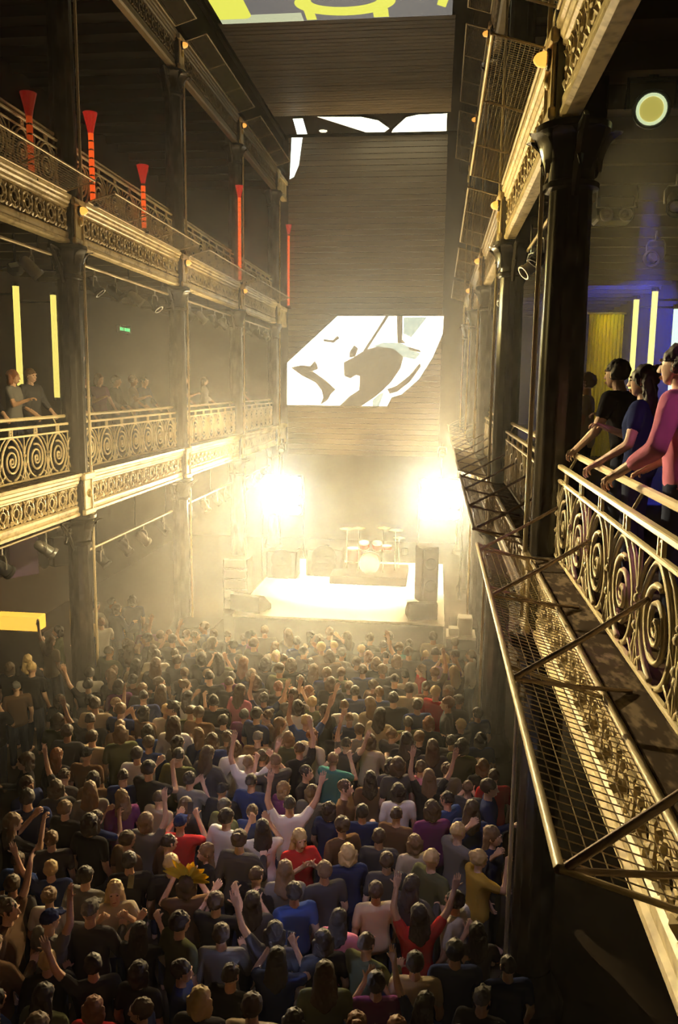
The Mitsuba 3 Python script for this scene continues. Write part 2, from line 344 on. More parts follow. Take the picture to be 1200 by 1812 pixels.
low_strut = shapes(Mesh().tube([(0.80, 0, 0.17), (0.44, 0.15, 0.09), (0.10, 0.30, 0.025)], 0.013, 8), 'strut_metal', True)
def safety_net(s, x, y0, z, label, struts=False):
    t = thing('safety_net', label, 'net', 'wire safety nets along the galleries')
    obj('frame', net_f[s], None, t, at=shift(x, y0, z))
    obj('wire_mesh', (net_w if struts else net_fine)[s], None, t, at=shift(x, y0, z), kind='stuff')
    for y in strut_ys if struts else ():
        obj('strut', up_strut[s], None, t, at=shift(x, y0 + y, z)); obj('brace', low_strut[s], None, t, at=shift(x, y0 + y, z))
bayname = ['between the first and second', 'between the second and third', 'between the third and fourth', 'beyond the fourth']
LV = ['first gallery', 'upper gallery', 'roof gallery']
for s, x, side in ((1, XL, 'left'), (-1, XR, 'right')):
    for lv, z in enumerate(LEVELS):
        for i, y in enumerate(([2.2] if s < 0 else []) + COLS[:4]):
            if lv == 2 and s < 0 and y < 15: continue
            j = i if s > 0 else i - 1
            where = {-1: 'nearest the viewer', 0: 'first bay seen', 1: 'second bay', 2: 'third bay', 3: 'fourth bay at the stage end'}[j] if s < 0 else {0: 'nearest bay at the photo edge', 1: 'second bay', 2: 'third bay', 3: 'fourth bay towards the stage end'}[i]
            fascia(s, x, y + GAP, z, f'cream ornamented edge of the {side} {LV[lv]}, {where}')
            if lv < 2: railing(s, x, y + GAP, z + 0.015, f'cream scrollwork railing of the {side} {LV[lv]}, {where}')
            if lv > 0 or s < 0: safety_net(s, x, y + GAP, z, f'tilted wire safety net on the {side} {LV[lv]} edge, {where}', struts=(lv == 0))
    # short rest of each gallery between the last column and the end wall
    for lv, z in enumerate(LEVELS):
        d = both(Mesh().box((0.10, 0.95, -DROP / 2), (0.2, 1.5, DROP)).box((0.16, 0.95, -0.10), (0.2, 1.5, 0.14)).box((0.14, 0.95, -DROP + 0.08), (0.16, 1.5, 0.14)))[s]
        obj('end_fascia', d, 'cream_paint', at=shift(x, 35.5, z), label=f'plain short edge of the {side} {LV[lv]} against the end wall', cat='fascia', group='ornamented edges of the galleries')

# ------------------------------------------------------------------ columns
R0 = 0.235
def leaf_mesh(h=0.36, w=0.12, out=0.24):
    m = Mesh(); v, f = [], []
    for i, t in enumerate(np.linspace(0, 1, 6)):
        xx = R0 + 0.035 + out * t ** 2.2 - (0.05 if t == 1 else 0); zz = h * math.sin(min(t * 1.75, 1.75)) ; ww = w * math.sin(0.35 + 2.4 * t)
        v += [(xx, -ww, zz), (xx + 0.025, 0, zz + 0.01), (xx, ww, zz)]
        if i: b = 3 * i; f += [[b - 3, b - 2, b + 1, b], [b - 2, b - 1, b + 2, b + 1]]
    return m.add(v, f)
def bracket_mesh():
    m = Mesh()
    a = np.linspace(0.2, 3.6 * math.pi, 30); r = 0.13 * (1 - np.linspace(0, 1, 30)) ** 0.8 + 0.015
    m.tube(np.stack([np.full(30, 0.0), 0.42 + r * np.cos(a), 0.36 + r * np.sin(a)], 1), 0.026, 5)
    m.tube([(0, R0, -0.10), (0, 0.30, 0.02), (0, 0.40, 0.16), (0, 0.58, 0.38), (0, 0.72, 0.50)], [0.03, 0.04, 0.05, 0.04, 0.03], 5)
    m.tube([(0, R0, 0.20), (0, 0.36, 0.26), (0, 0.50, 0.20), (0, 0.56, 0.10)], [0.03, 0.035, 0.03, 0.012], 5)
    m.tube([(0, R0, 0.42), (0, 0.45, 0.48), (0, 0.75, 0.51)], 0.03, 5)
    return m
conduit = mikit.ply(Mesh().tube([(0, 0, 0.4), (0, 0, 8.0), (0, 0, 15.4)], 0.026, 8).get(), 'rail_paint', smooth=40)
shaft_cache = {}
def shaft(z0, z1):
    h = round(z1 - z0, 3)
    if h not in shaft_cache:
        shaft_cache[h] = mikit.ply(Mesh().lathe([(R0 * 1.02, 0), (R0, 0.05 * h), (R0 * 0.97, h * 0.6), (R0 * 0.90, h)], 72, flute=0.035, nf=12).get(), 'iron_paint', smooth=40)
    return shaft_cache[h]
capital = mikit.ply(Mesh().lathe([(R0 * .9, -0.10), (R0 * 1.18, -0.08), (R0 * 1.18, -0.03), (R0 * .95, 0), (R0 * .98, 0.2), (R0 * 1.35, 0.42), (R0 * 1.55, 0.46), (R0 * 1.55, 0.52)], 28).get(), 'iron_paint', smooth=40)
leaf = mikit.ply(leaf_mesh().get(), 'iron_paint', smooth=True)
bracket = mikit.ply(bracket_mesh().get(), 'iron_paint', smooth=40)
base = mikit.ply(Mesh().lathe([(R0 * 1.7, 0), (R0 * 1.7, 0.16), (R0 * 1.5, 0.2), (R0 * 1.35, 0.34), (R0 * 1.1, 0.42), (R0 * 1.02, 0.55)], 28).get(), 'iron_paint', smooth=40)
pil = both(Mesh().box((-0.02, 0, -DROP / 2), (0.50, 0.50, DROP), ch=0.012))
pface = both(Mesh().box((0.245, 0, -DROP / 2), (0.04, 0.40, DROP - 0.06), ch=0.012).box((0.25, 0, -0.08), (0.09, 0.52, 0.14), ch=0.02).box((0.25, 0, -DROP + 0.07), (0.08, 0.52, 0.12), ch=0.02))
pil = {s: mikit.ply(pil[s], 'iron_paint') for s in pil}; pface = {s: mikit.ply(pface[s], 'cream_paint') for s in pface}
knob = both(moved(Mesh().lathe([(0.085, 0), (0.085, 0.02), (0.06, 0.045), (0.03, 0.05), (0.001, 0.06)], 14), np.block([[look((1, 0, 0)), np.array([[0.262], [0], [-0.42]])], [np.zeros((1, 3)), 1]])))
knob = {s: mikit.ply(knob[s], 'brass_paint', smooth=40) for s in knob}
pipe_m = {}
for s, x, side in ((1, XL, 'left'), (-1, XR, 'right')):
    for i, y in enumerate(([2.2] if s < 0 else []) + COLS):
        far = 'nearest' if i == 0 else nth(i)
        t = thing('iron_column', f'dark fluted cast iron column of the {side} row, ' + ('nearest the viewer' if i == 0 else f'{nth(i)} from the viewer'), 'column', 'cast iron columns of the hall')
        z0 = 0.0
        obj('base', base, None, t, at=shift(x, y, 0))
        obj('conduit', conduit, None, t, at=shift(x + s * (R0 + 0.035), y + 0.10, 0))
        for lv, z in enumerate(LEVELS):
            zb = z - DROP
            obj('shaft', shaft(z0, zb - 0.5), None, t, at=shift(x, y, z0))
            c = obj('capital', capital, None, t, at=shift(x, y, zb - 0.52))
            for q in range(8): obj('leaf', leaf, None, c, at=shift(x, y, zb - 0.46) @ T().rotate([0, 0, 1], 45 * q + 22.5))
            for q in (0, 180): obj('bracket', bracket, None, t, at=shift(x, y, zb - 0.59) @ T().rotate([0, 0, 1], q))
            obj('bracket', bracket, None, t, at=shift(x, y, zb - 0.42) @ T().rotate([0, 0, 1], -90 * s) @ T().scale([0.55] * 3))
            obj('pedestal', pil[s], None, t, at=shift(x, y, z))
            obj('pedestal_face', pface[s], None, t, at=shift(x, y, z))
            obj('knob', knob[s], None, t, at=shift(x, y, z))
            z0 = z

# ------------------------------------------------------------------ stage end: blinders, stage, screen, skylight panels
SX0, SX1, SY0, SY1, SZ = -5.1, 0.35, 20.0, 27.0, 1.30
st = thing('stage', 'low black fronted stage with a pale deck in front of the crowd', 'stage')
obj('deck', Mesh().prism([(SX0, SZ - 0.06), (SX1, SZ - 0.06), (SX1, SZ), (SX0, SZ)], SY0 - 0.04, SY1), 'stage_deck', st)
obj('skirt', Mesh().box(((SX0 + SX1) / 2, (SY0 + SY1) / 2, (SZ - 0.06) / 2), (SX1 - SX0 - 0.06, SY1 - SY0 - 0.04, SZ - 0.06)), 'stage_black', st)

def blinder(x, y, z, label, nx=4, nz=4):
    """lamp array on a floor stand, facing the hall."""
    t = thing('audience_blinder', label, 'stage light', 'audience blinders on the stage')
    w = 0.34; d = Mesh()
    obj('housing', Mesh().box((x, y + 0.12, z), (nx * w + 0.06, 0.2, nz * w + 0.06), ch=0.02), 'black_metal', t)
    for i in range(nx):
        for k in range(nz):
            cx, cz = x + (i - (nx - 1) / 2) * w, z + (k - (nz - 1) / 2) * w
            a = np.arange(16) * 2 * np.pi / 16
            v = np.vstack([[[cx, y, cz]], np.stack([cx + 0.155 * np.cos(a), np.full(16, y), cz + 0.155 * np.sin(a)], 1)])
            d.add(v, [[0, q + 1, (q + 1) % 16 + 1] for q in range(16)])  # faces the hall (-y)
            obj('reflector', moved(Mesh().lathe([(0.156, 0), (0.165, 0.0), (0.168, 0.03), (0.16, 0.03)], 16, caps=False), np.block([[look((0, -1, 0)), np.array([[cx], [y], [cz]])], [np.zeros((1, 3)), 1]])), 'black_metal', t)
    k = obj('lamps', d, 'white_plastic', t, **glow(BLINDER * WARM, 20.0))
    for sx in (-1, 1):
        obj('upright', Mesh().tube([(x + sx * (nx * w / 2 + 0.06), y + 0.12, 0.0), (x + sx * (nx * w / 2 + 0.06), y + 0.12, z + nz * w / 2)], 0.03, 8), 'black_metal', t)
        obj('foot', Mesh().box((x + sx * (nx * w / 2 + 0.06), y + 0.12, 0.03), (0.12, 0.9, 0.06), ch=0.02), 'black_metal', t)
blinder(-5.25, 27.6, CAM_Z - 3.80, 'blazing square blinder array on the left of the stage')
blinder(0.22, 27.6, CAM_Z - 3.80, 'blazing square blinder array on the right of the stage')

# video screen high on the end wall: one cropped picture of bright sky behind dark shapes
def wallpt(px, py):                              # the screen's own coordinates: metres right of its left edge, above its foot
    return ((px - 510) * 0.02559, (715 - py) * 0.02559)
scr = sg.Polygon([wallpt(*p) for p in ((510, 642), (600, 560), (785, 560), (784, 590), (768, 630), (745, 668), (715, 695), (698, 700), (690, 716), (510, 716))])
dark = [sg.Polygon([wallpt(*p) for p in q]) for q in (
    ((612, 640), (628, 632), (650, 618), (672, 612), (700, 616), (717, 630), (712, 650), (695, 675), (680, 690), (668, 700), (645, 716), (606, 716), (622, 700), (640, 688), (641, 664), (634, 662), (624, 668), (613, 664)),
    ((517, 650), (535, 646), (552, 647), (560, 638), (564, 644), (566, 652), (556, 656), (580, 672), (598, 688), (590, 695), (584, 706), (570, 716), (576, 702), (573, 690), (562, 676), (550, 670), (537, 664)),
    ((622, 622), (630, 610), (637, 616), (632, 630), (622, 632)), ((575, 600), (592, 602), (600, 594), (604, 598), (594, 606), (576, 604)),
    ((684, 560), (690, 560), (664, 600), (652, 620), (646, 620), (668, 586)), ((704, 560), (714, 560), (714, 600), (720, 606), (706, 606)),
    ((724, 612), (745, 618), (748, 622), (728, 618)), ((690, 686), (706, 680), (728, 662), (746, 640), (748, 646), (730, 672), (708, 690), (694, 694)))]
teal = [sg.Polygon([wallpt(*p) for p in q]) for q in (((662, 612), (680, 606), (712, 606), (724, 612), (746, 624), (738, 634), (716, 630), (700, 616)), ((716, 562), (756, 562), (730, 596), (716, 590)), ((664, 706), (676, 694), (684, 692), (676, 716), (664, 716)))]
dk = dark[0]
for q in dark[1:]: dk = dk.union(q)
dk = dk.intersection(scr)
tl = teal[0].union(teal[1]).union(teal[2]).intersection(scr).difference(dk)
to_wall = np.array([[1, 0, 0, -6.86], [0, 0, 1, FRONT - 0.30], [0, 1, 0, CAM_Z - 0.89], [0, 0, 0, 1.0]])
t = thing('video_screen', 'bright slanted video screen with dark figure shapes on the end wall', 'screen')
obj('casing', moved(flat(scr.buffer(0.02), 0.12), np.array([[1, 0, 0, -6.86], [0, 0, 1, FRONT - 0.28], [0, 1, 0, CAM_Z - 0.89], [0, 0, 0, 1.0]])), 'black_metal', t)
def lit(name, poly, M, rgb, t, w=0.3, flip=False):
    v, f = moved(flat(poly), M)
    n = np.cross(v[f[0][1]] - v[f[0][0]], v[f[0][2]] - v[f[0][0]])
    want = np.array([0, 0, -1.0]) if flip else np.array([0, -1.0, 0])
    if n @ want < 0: f = f[:, ::-1]
    return obj(name, (v, f), 'black_metal', t, **glow(rgb, w))
for q in (1.2, 5.6): obj('bracket', Mesh().box((-6.86 + q, FRONT - 0.08, CAM_Z + 1.6), (0.12, 0.22, 0.4)), 'black_metal', t)
lit('bright_picture', scr.difference(dk).difference(tl), to_wall, SCREEN * np.array([1, 0.93, 0.66]), t)
lit('dark_picture', dk, to_wall, 0.10 * np.array([1, 0.74, 0.45]), t, 0.02, )
for g_ in getattr(tl, 'geoms', [tl]): lit('teal_picture', g_, to_wall, 0.55 * np.array([0.8, 1.0, 0.82]), t, 0.02)

# glowing panels in the ceiling and the cool white strips in the corner
def cpoly(pts): return sg.Polygon(pts)
on_ceil = np.array([[1, 0, 0, 0], [0, 1, 0, 0], [0, 0, -1, CEIL - 0.09], [0, 0, 0, 1.0]])
t = thing('ceiling_panel', 'pale glowing ceiling panel with yellow rounded patches at the top edge', 'light panel', 'glowing ceiling panels')
whole = cpoly([(-6.8, 20.5), (0.1, 20.5), (0.1, 26.0), (-6.8, 26.0)])
oval = lambda cx, cy, a, b: sg.Point(0, 0).buffer(1, 24).__class__ and sg.Polygon([(cx + a * math.cos(q), cy + b * math.sin(q)) for q in np.linspace(0, 2 * math.pi, 40)[:-1]])
ring = oval(-2.95, 24.9, 1.45, 0.85).difference(oval(-2.95, 24.75, 0.95, 0.45))
patch = sg.box(-7.0, 24.1, -6.05, 25.45).buffer(0.25).union(sg.Polygon([(-0.35, 25.3), (-0.1, 25.5), (0.1, 24.3), (0.1, 23.6), (-0.2, 24.2)])).union(sg.box(-4.2, 25.2, -3.9, 25.95)).union(sg.box(-2.2, 25.4, -1.75, 25.95))
yel = ring.union(patch).intersection(whole)
pale = sg.box(-6.8, 25.45, -4.3, 26.0).intersection(whole).difference(yel)
lit('yellow_patches', yel, on_ceil, 0.62 * np.array([0.92, 0.92, 0.12]), t, 0.1, True)
lit('pale_strip', pale, on_ceil, 0.40 * np.array([0.95, 1.0, 0.62]), t, 0.1, True)
lit('violet_ground', whole.difference(yel).difference(pale), on_ceil, 0.13 * np.array([0.85, 0.8, 0.75]), t, 0.05, True)
t = thing('ceiling_panel', 'white glowing ceiling panel with a notch above the end wall', 'light panel', 'glowing ceiling panels')
lit('lit_field', cpoly([(-5.2, 34.75), (-3.4, 34.9), (-2.75, 35.4), (-2.35, 36.5), (-2.6, 37.0), (-3.4, 36.95)]).union(cpoly([(-2.2, 36.6), (-1.6, 35.1), (-1.1, 34.8), (0.05, 34.75), (0.05, 37.05), (-2.3, 37.05)])), on_ceil, 1.6 * np.array([1, 0.97, 0.66]), t, 0.2, True)
t = thing('corner_strip_light', 'cool white strip light bent from the ceiling down the corner of the end wall', 'light')
lit('ceiling_strip', cpoly([(-6.22, 34.9), (-5.80, 34.9), (-5.95, 37.0), (-6.40, 37.0)]), on_ceil, 1.3 * np.array([0.9, 1.0, 0.86]), t, 0.1, True)
lit('wall_strip', cpoly([(0.0, 1.0), (0.08, 2.75), (0.58, 2.75), (0.42, 1.6), (0.2, 1.1)]), np.array([[1, 0, 0, -6.80], [0, 0, 1, FRONT - 0.09], [0, 1, 0, CAM_Z + 8.0], [0, 0, 0, 1.0]]), 1.2 * np.array([0.9, 1.0, 0.86]), t, 0.1)
obj('dot', moved(Mesh().lathe([(0.18, 0), (0.16, 0.03), (0.001, 0.05)], 16), np.block([[np.diag([1, -1, -1.0]), np.array([[-5.2], [36.6], [CEIL - 0.09]])], [np.zeros((1, 3)), 1]])), 'white_plastic', t, **glow((0.8, 0.75, 0.55), 0.02))

# ------------------------------------------------------------------ lamps of the hall
def spot_at(name, p, target, rgb, cutoff=18.0, beam=None, w=1.0):
    scene[name] = {'type': 'spot', 'to_world': T().look_at(origin=list(map(float, p)), target=list(map(float, target)), up=[0.01, 0.02, 1]), 'intensity': {'type': 'rgb', 'value': [float(c) for c in rgb]},
                   'cutoff_angle': float(cutoff), 'beam_width': float(beam or cutoff * 0.7), 'sampling_weight': w}
can = Mesh().lathe([(0.05, -0.24), (0.09, -0.20), (0.105, -0.12), (0.105, 0.10), (0.125, 0.12), (0.125, 0.17), (0.10, 0.17), (0.098, 0.10)], 18)
can = mikit.ply(can.get(), 'black_metal', smooth=40)
can_pale = {**can, 'bsdf': {'type': 'ref', 'id': 'grey_metal'}}
lensd = mikit.ply(Mesh().lathe([(0.097, 0.11), (0.07, 0.125), (0.001, 0.13)], 18).get(), 'lens_glass', smooth=True)
yoke = mikit.ply(Mesh().tube([(0.14, 0, 0.0), (0.14, 0, 0.16), (0.10, 0, 0.22), (-0.10, 0, 0.22), (-0.14, 0, 0.16), (-0.14, 0, 0.0)], 0.012, 5).tube([(0, 0, 0.22), (0, 0, 0.36)], 0.018, 6).get(), 'grey_metal', smooth=40)
def stage_light(p, d, label, group, pale=False, light=None, cut=16):
    """par can hanging under p (the bar), pointing along d."""
    t = thing('stage_light', label, 'stage light', group)
    c = np.asarray(p, float) - [0, 0, 0.36]
    d = np.asarray(d, float) / np.linalg.norm(d); Rm = np.eye(4); Rm[:3, :3] = look(d); Rm[:3, 3] = c
    M = T(Rm.tolist())
    obj('body', can_pale if pale else can, None, t, at=M); obj('lens', lensd, None, t, at=M)
    h = math.degrees(math.atan2(d[1], d[0])) - 90
    obj('yoke', yoke, None, t, at=shift(*c) @ T().rotate([0, 0, 1], h))
    if light is not None: spot_at(t + '_beam', c + d * 0.20, c + d * 5, light, cut)
def lighting_bar(s, x, y0, y1, z, ztop, label):
    t = thing('lighting_bar', label, 'pipe', 'lighting bars under the galleries')
    obj('pipe', Mesh().tube([(x, y0, z), (x, (y0 + y1) / 2, z), (x, y1, z)], 0.030, 8), 'wire_metal', t, smooth=True)
    for y in (y0 + 0.5, (y0 + y1) / 2, y1 - 0.5): obj('hanger', Mesh().tube([(x, y, z), (x, y, ztop)], 0.016, 6), 'black_metal', t)
lr = random.Random(3)
for s, xb, side in ((1, XL + 0.20, 'left'), (-1, XR - 0.05, 'right')):
    for lv in (0, 1):
        for i, y in enumerate(COLS[:4]):
            if s < 0 and lv == 0 and i > 1: continue
            z = LEVELS[lv] - DROP - (0.12 if lv == 0 and i == 0 else 0.85 if lv == 0 else 0.24)
            x = xb - s * 0.25
            lighting_bar(s, x, y + 0.5, y + BAY - 0.6, z, LEVELS[lv] - DROP + 0.1, f'thin metal lighting bar under the {side} {LV[lv]}, ' + ('nearest bay' if i == 0 else f'{nth(i)} bay'))
            for q, yy in enumerate(np.linspace(y + 1.2, y + BAY - 1.4, 4)):
                yy += lr.uniform(-0.2, 0.2)
                if s < 0 and i == 0 and q in (0, 1): continue
                d = (s * lr.uniform(0.5, 1), lr.uniform(-0.6, 0.9), -lr.uniform(0.5, 1.2))
                lt = None
                stage_light((x, yy, z), d, f'{"grey" if (q + i) % 3 == 0 else "black"} stage lamp on the {side} {LV[lv]} bar, {nth(q)} lamp of the {nth(i)} bay', 'stage lamps on the gallery bars', (q + i) % 3 == 0, lt)
# stage wash spots on those bars; crowd spots are added, one in mid air
for n, (p, q, c, cut) in enumerate((((XL + 0.3, 22.8, CAM_Z + 2.0), (-2.6, 23.5, 1.3), STAGE_SPOT * np.array([1, 0.86, 0.6]), 17), ((XR - 0.4, 22.8, CAM_Z + 2.0), (-2.0, 23.2, 1.3), STAGE_SPOT * np.array([1, 0.86, 0.6]), 17),
        ((XL + 0.3, 9.6, CAM_Z + 2.0), (-1.2, 12.5, 1.4), 0.11 * HALL_SPOT * np.array([1, 0.8, 0.5]), 14), ((XR - 0.4, 6.0, CAM_Z + 2.0), (-2.8, 12.0, 1.4), 0.11 * HALL_SPOT * np.array([1, 0.8, 0.5]), 14),
        ((XL + 0.3, 25.6, CAM_Z + 2.0), (-2.9, 13.6, 1.5), 2600 * WARM, 12.5), ((XR - 0.4, 25.6, CAM_Z + 2.0), (-2.3, 13.6, 1.5), 2600 * WARM, 12.5),
        ((-1.3, 4.0, CAM_Z + 8.5), (-1.3, 9.9, 1.4), 11 * HALL_SPOT * np.array([0.85, 0.72, 1.0]), 10))):
    spot_at(f'work_spot_{n}', p, q, c, cut, w=5.0)

for q, x in enumerate((-5.25, 0.22)):            # par lamps added on the blinder stands for rim light on the crowd
    stage_light((x, 27.45, 5.35), (0.15 - 0.2 * q, -1, -0.25), f'added par lamp above the {"left" if q == 0 else "right"} blinder array', 'added par lamps over the blinders')
    obj('post', Mesh().tube([(x, 27.72, 4.06), (x, 27.72, 5.35), (x, 27.45, 5.35)], 0.025, 6), 'black_metal', 'stage_light_%03d' % (used['stage_light'] - 1))
    spot_at(f'added_crowd_light_{q}', (x, 27.0, 4.95), (-2.6, 14.6, 1.5), 500 * WARM, 17, w=5.0)

# yellow tube lamps standing by the outer walls
def tube_lamp(x, y, z0, z1, r, rgb, label, cat='light', nm='tube_lamp', group='yellow tube lamps'):
    t = thing(nm, label, cat, group)
    obj('tube', Mesh().tube([(x, y, z0), (x, y, (z0 + z1) / 2), (x, y, z1)], r, 10), 'black_metal', t, smooth=40, **glow(rgb, 0.08))
    for z, sg_ in ((z0, -1), (z1, 1)): obj('cap', Mesh().lathe([(r * 1.2, -0.05), (r * 1.2, 0.05)], 12, (x, y, z + sg_ * 0.05)), 'black_metal', t)
    obj('bracket', Mesh().box(((x + (LEFT_WALL if x < 0 else RIGHT_WALL)) / 2, y, z1 - 0.2), (abs(x - (LEFT_WALL if x < 0 else RIGHT_WALL)), 0.05, 0.05)), 'black_metal', t)
YEL = np.array([1.0, 0.82, 0.16])
tube_lamp(-11.0, 20.7, CAM_Z - 0.45, CAM_Z + 2.45, 0.085, 0.75 * YEL, 'yellow tube lamp left of the nearest left column, the farther from it')
tube_lamp(-11.0, 22.8, CAM_Z - 0.45, CAM_Z + 2.45, 0.085, 0.75 * YEL, 'yellow tube lamp just left of the nearest left column')
tube_lamp(5.2, 23.1, CAM_Z + 0.0, CAM_Z + 2.35, 0.075, 0.9 * np.array([1, 0.9, 0.22]), 'yellow tube lamp on the right gallery wall, left one of three')
tube_lamp(5.2, 21.2, CAM_Z + 0.1, CAM_Z + 2.35, 0.075, 0.9 * np.array([1, 0.9, 0.22]), 'yellow tube lamp on the right gallery wall, middle one of three')
tube_lamp(5.2, 19.2, CAM_Z - 0.1, CAM_Z + 1.75, 0.075, 0.9 * np.array([0.7, 1, 0.8]), 'pale green tube lamp at the right photo edge on the gallery wall')

# red tube lamps on the upper left gallery edge
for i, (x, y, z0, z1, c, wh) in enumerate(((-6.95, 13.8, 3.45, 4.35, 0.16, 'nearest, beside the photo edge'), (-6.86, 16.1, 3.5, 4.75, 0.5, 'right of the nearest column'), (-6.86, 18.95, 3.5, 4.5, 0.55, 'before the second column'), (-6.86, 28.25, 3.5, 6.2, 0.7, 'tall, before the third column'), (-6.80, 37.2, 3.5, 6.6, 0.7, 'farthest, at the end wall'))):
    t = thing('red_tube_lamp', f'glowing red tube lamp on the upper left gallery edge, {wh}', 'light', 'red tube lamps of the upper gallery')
    r = 0.055
    m = Mesh()
    zz = np.arange(z0 + 0.04, z1 - 0.02, 0.16)
    for z in zz: m.tube([(x, y, CAM_Z + z), (x, y, CAM_Z + z + 0.13)], r, 10)
    obj('tube', m, 'black_metal', t, smooth=40, **glow(1.25 * c * np.array([1.0, 0.10, 0.012]), 0.05))
    obj('core', Mesh().tube([(x, y, CAM_Z + z0 - 0.07), (x, y, CAM_Z + z1 + 0.02)], r * 0.8, 8), 'black_metal', t)
    obj('base', Mesh().lathe([(0.11, -0.08), (0.11, -0.02), (0.07, 0.03)], 12, (x, y, CAM_Z + z0)), 'black_metal', t)
    obj('red_flare', Mesh().lathe([(0.05, 0.03), (0.085, 0.20), (0.14, 0.42), (0.135, 0.42), (0.08, 0.20), (0.045, 0.03)], 16, (x, y, CAM_Z + z1), caps=False), 'black_metal', t, smooth=40, **glow(0.22 * c / 0.5 * np.array([1.0, 0.02, 0.012]), 0.03))  # added glowing cone in place of the red light washing up above the tube
    scene[f'red_wash_{i}'] = {'type': 'point', 'position': [x - 1.5, y, CAM_Z + z1 - 0.2], 'intensity': {'type': 'rgb', 'value': [1.5 * c, 0.05 * c, 0.03 * c]}, 'sampling_weight': 0.15}

# orange bulkhead lamps on the column pedestals
dome = both(moved(Mesh().lathe([(0.075, 0), (0.075, 0.04), (0.06, 0.09), (0.03, 0.12), (0.001, 0.13)], 14), np.block([[look((1, 0, 0)), np.array([[0.30], [0.0], [-0.22]])], [np.zeros((1, 3)), 1]])))
plate = both(moved(Mesh().lathe([(0.10, 0), (0.10, 0.03), (0.08, 0.04)], 14), np.block([[look((1, 0, 0)), np.array([[0.265], [0.0], [-0.22]])], [np.zeros((1, 3)), 1]])))
for s, x, side in ((1, XL, 'left'), (-1, XR, 'right')):
    for lv in (1, 2):
        for i, y in enumerate(COLS[0 if s < 0 else 1:4]):
            t = thing('bulkhead_lamp', f'small orange bulkhead lamp on the {side} {LV[lv]} edge, at the {nth(i if s < 0 else i)} visible column', 'light', 'orange bulkhead lamps on the columns')
            obj('plate', plate[s], 'black_metal', t, at=shift(x, y, LEVELS[lv]))
            obj('dome', dome[s], 'white_plastic', t, smooth=40, at=shift(x, y, LEVELS[lv]), **glow((1.1 if lv == 1 else 0.8) * np.array([1.0, 0.36, 0.05]), 0.02))

# ------------------------------------------------------------------ people
MF = m3.Manifold
def ball(p, r, n=12, sc=(1, 1, 1)): return MF.sphere(r, n).scale(list(sc)).translate([float(c) for c in p])
def hull(*bs): return MF.batch_hull(list(bs))
def bone(a, ra, b, rb, n=12): return hull(ball(a, ra, n), ball(b, rb, n))
def union(parts): return MF.batch_boolean(parts, m3.OpType.Add)
def smoothed(m, edge, it):
    q = m.refine_to_length(edge).to_mesh(); t = trimesh.Trimesh(q.vert_properties[:, :3], q.tri_verts, process=False)
    trimesh.smoothing.filter_taubin(t, lamb=0.5, nu=0.53, iterations=it)
    return MF(m3.Mesh(np.asarray(t.vertices, np.float32), np.asarray(t.faces, np.uint32)))
V = lambda *a: np.array(a, float)
def finger_chain(base, d, bend, ln, r, palm_n):
    d = d / np.linalg.norm(d); out, p = [], base
    for k, fr in enumerate((0.45, 0.32, 0.23)):
        dd = d * math.cos(bend * (k + 0.6)) - palm_n * -math.sin(bend * (k + 0.6)); q = p + dd * ln * fr
        out.append(bone(p, r * (1 - 0.12 * k), q, r * (0.9 - 0.12 * k), 6)); p = q
    return out
def hand(w, d, n, side, bend=0.25, detail=True):
    """palm and five fingers: w wrist, d direction, n palm normal, side +1 thumb towards cross(d, n)."""
    d = d / np.linalg.norm(d); n = n - d * (n @ d); n /= np.linalg.norm(n); s = np.cross(d, n) * side
    palm = hull(*[ball(w + d * a + s * b, r, 6) for a, b, r in ((0.0, 0.018, .02), (0.0, -0.018, .018), (0.085, 0.032, .013), (0.08, -0.034, .012))])
    parts = [palm]
    for b, ln, a in ((0.030, .072, .085), (0.010, .080, .090), (-0.011, .075, .088), (-0.031, .060, .080)):
        parts += finger_chain(w + d * (a - .01) + s * b, d + s * b * 2.2, bend, ln, 0.0095, n)
    parts += finger_chain(w + d * 0.028 + s * 0.026, d * 0.55 + s * 0.8, bend * 0.6, 0.062, 0.011, n)
    return union(parts)
SH, HIP = 0.185, 0.095
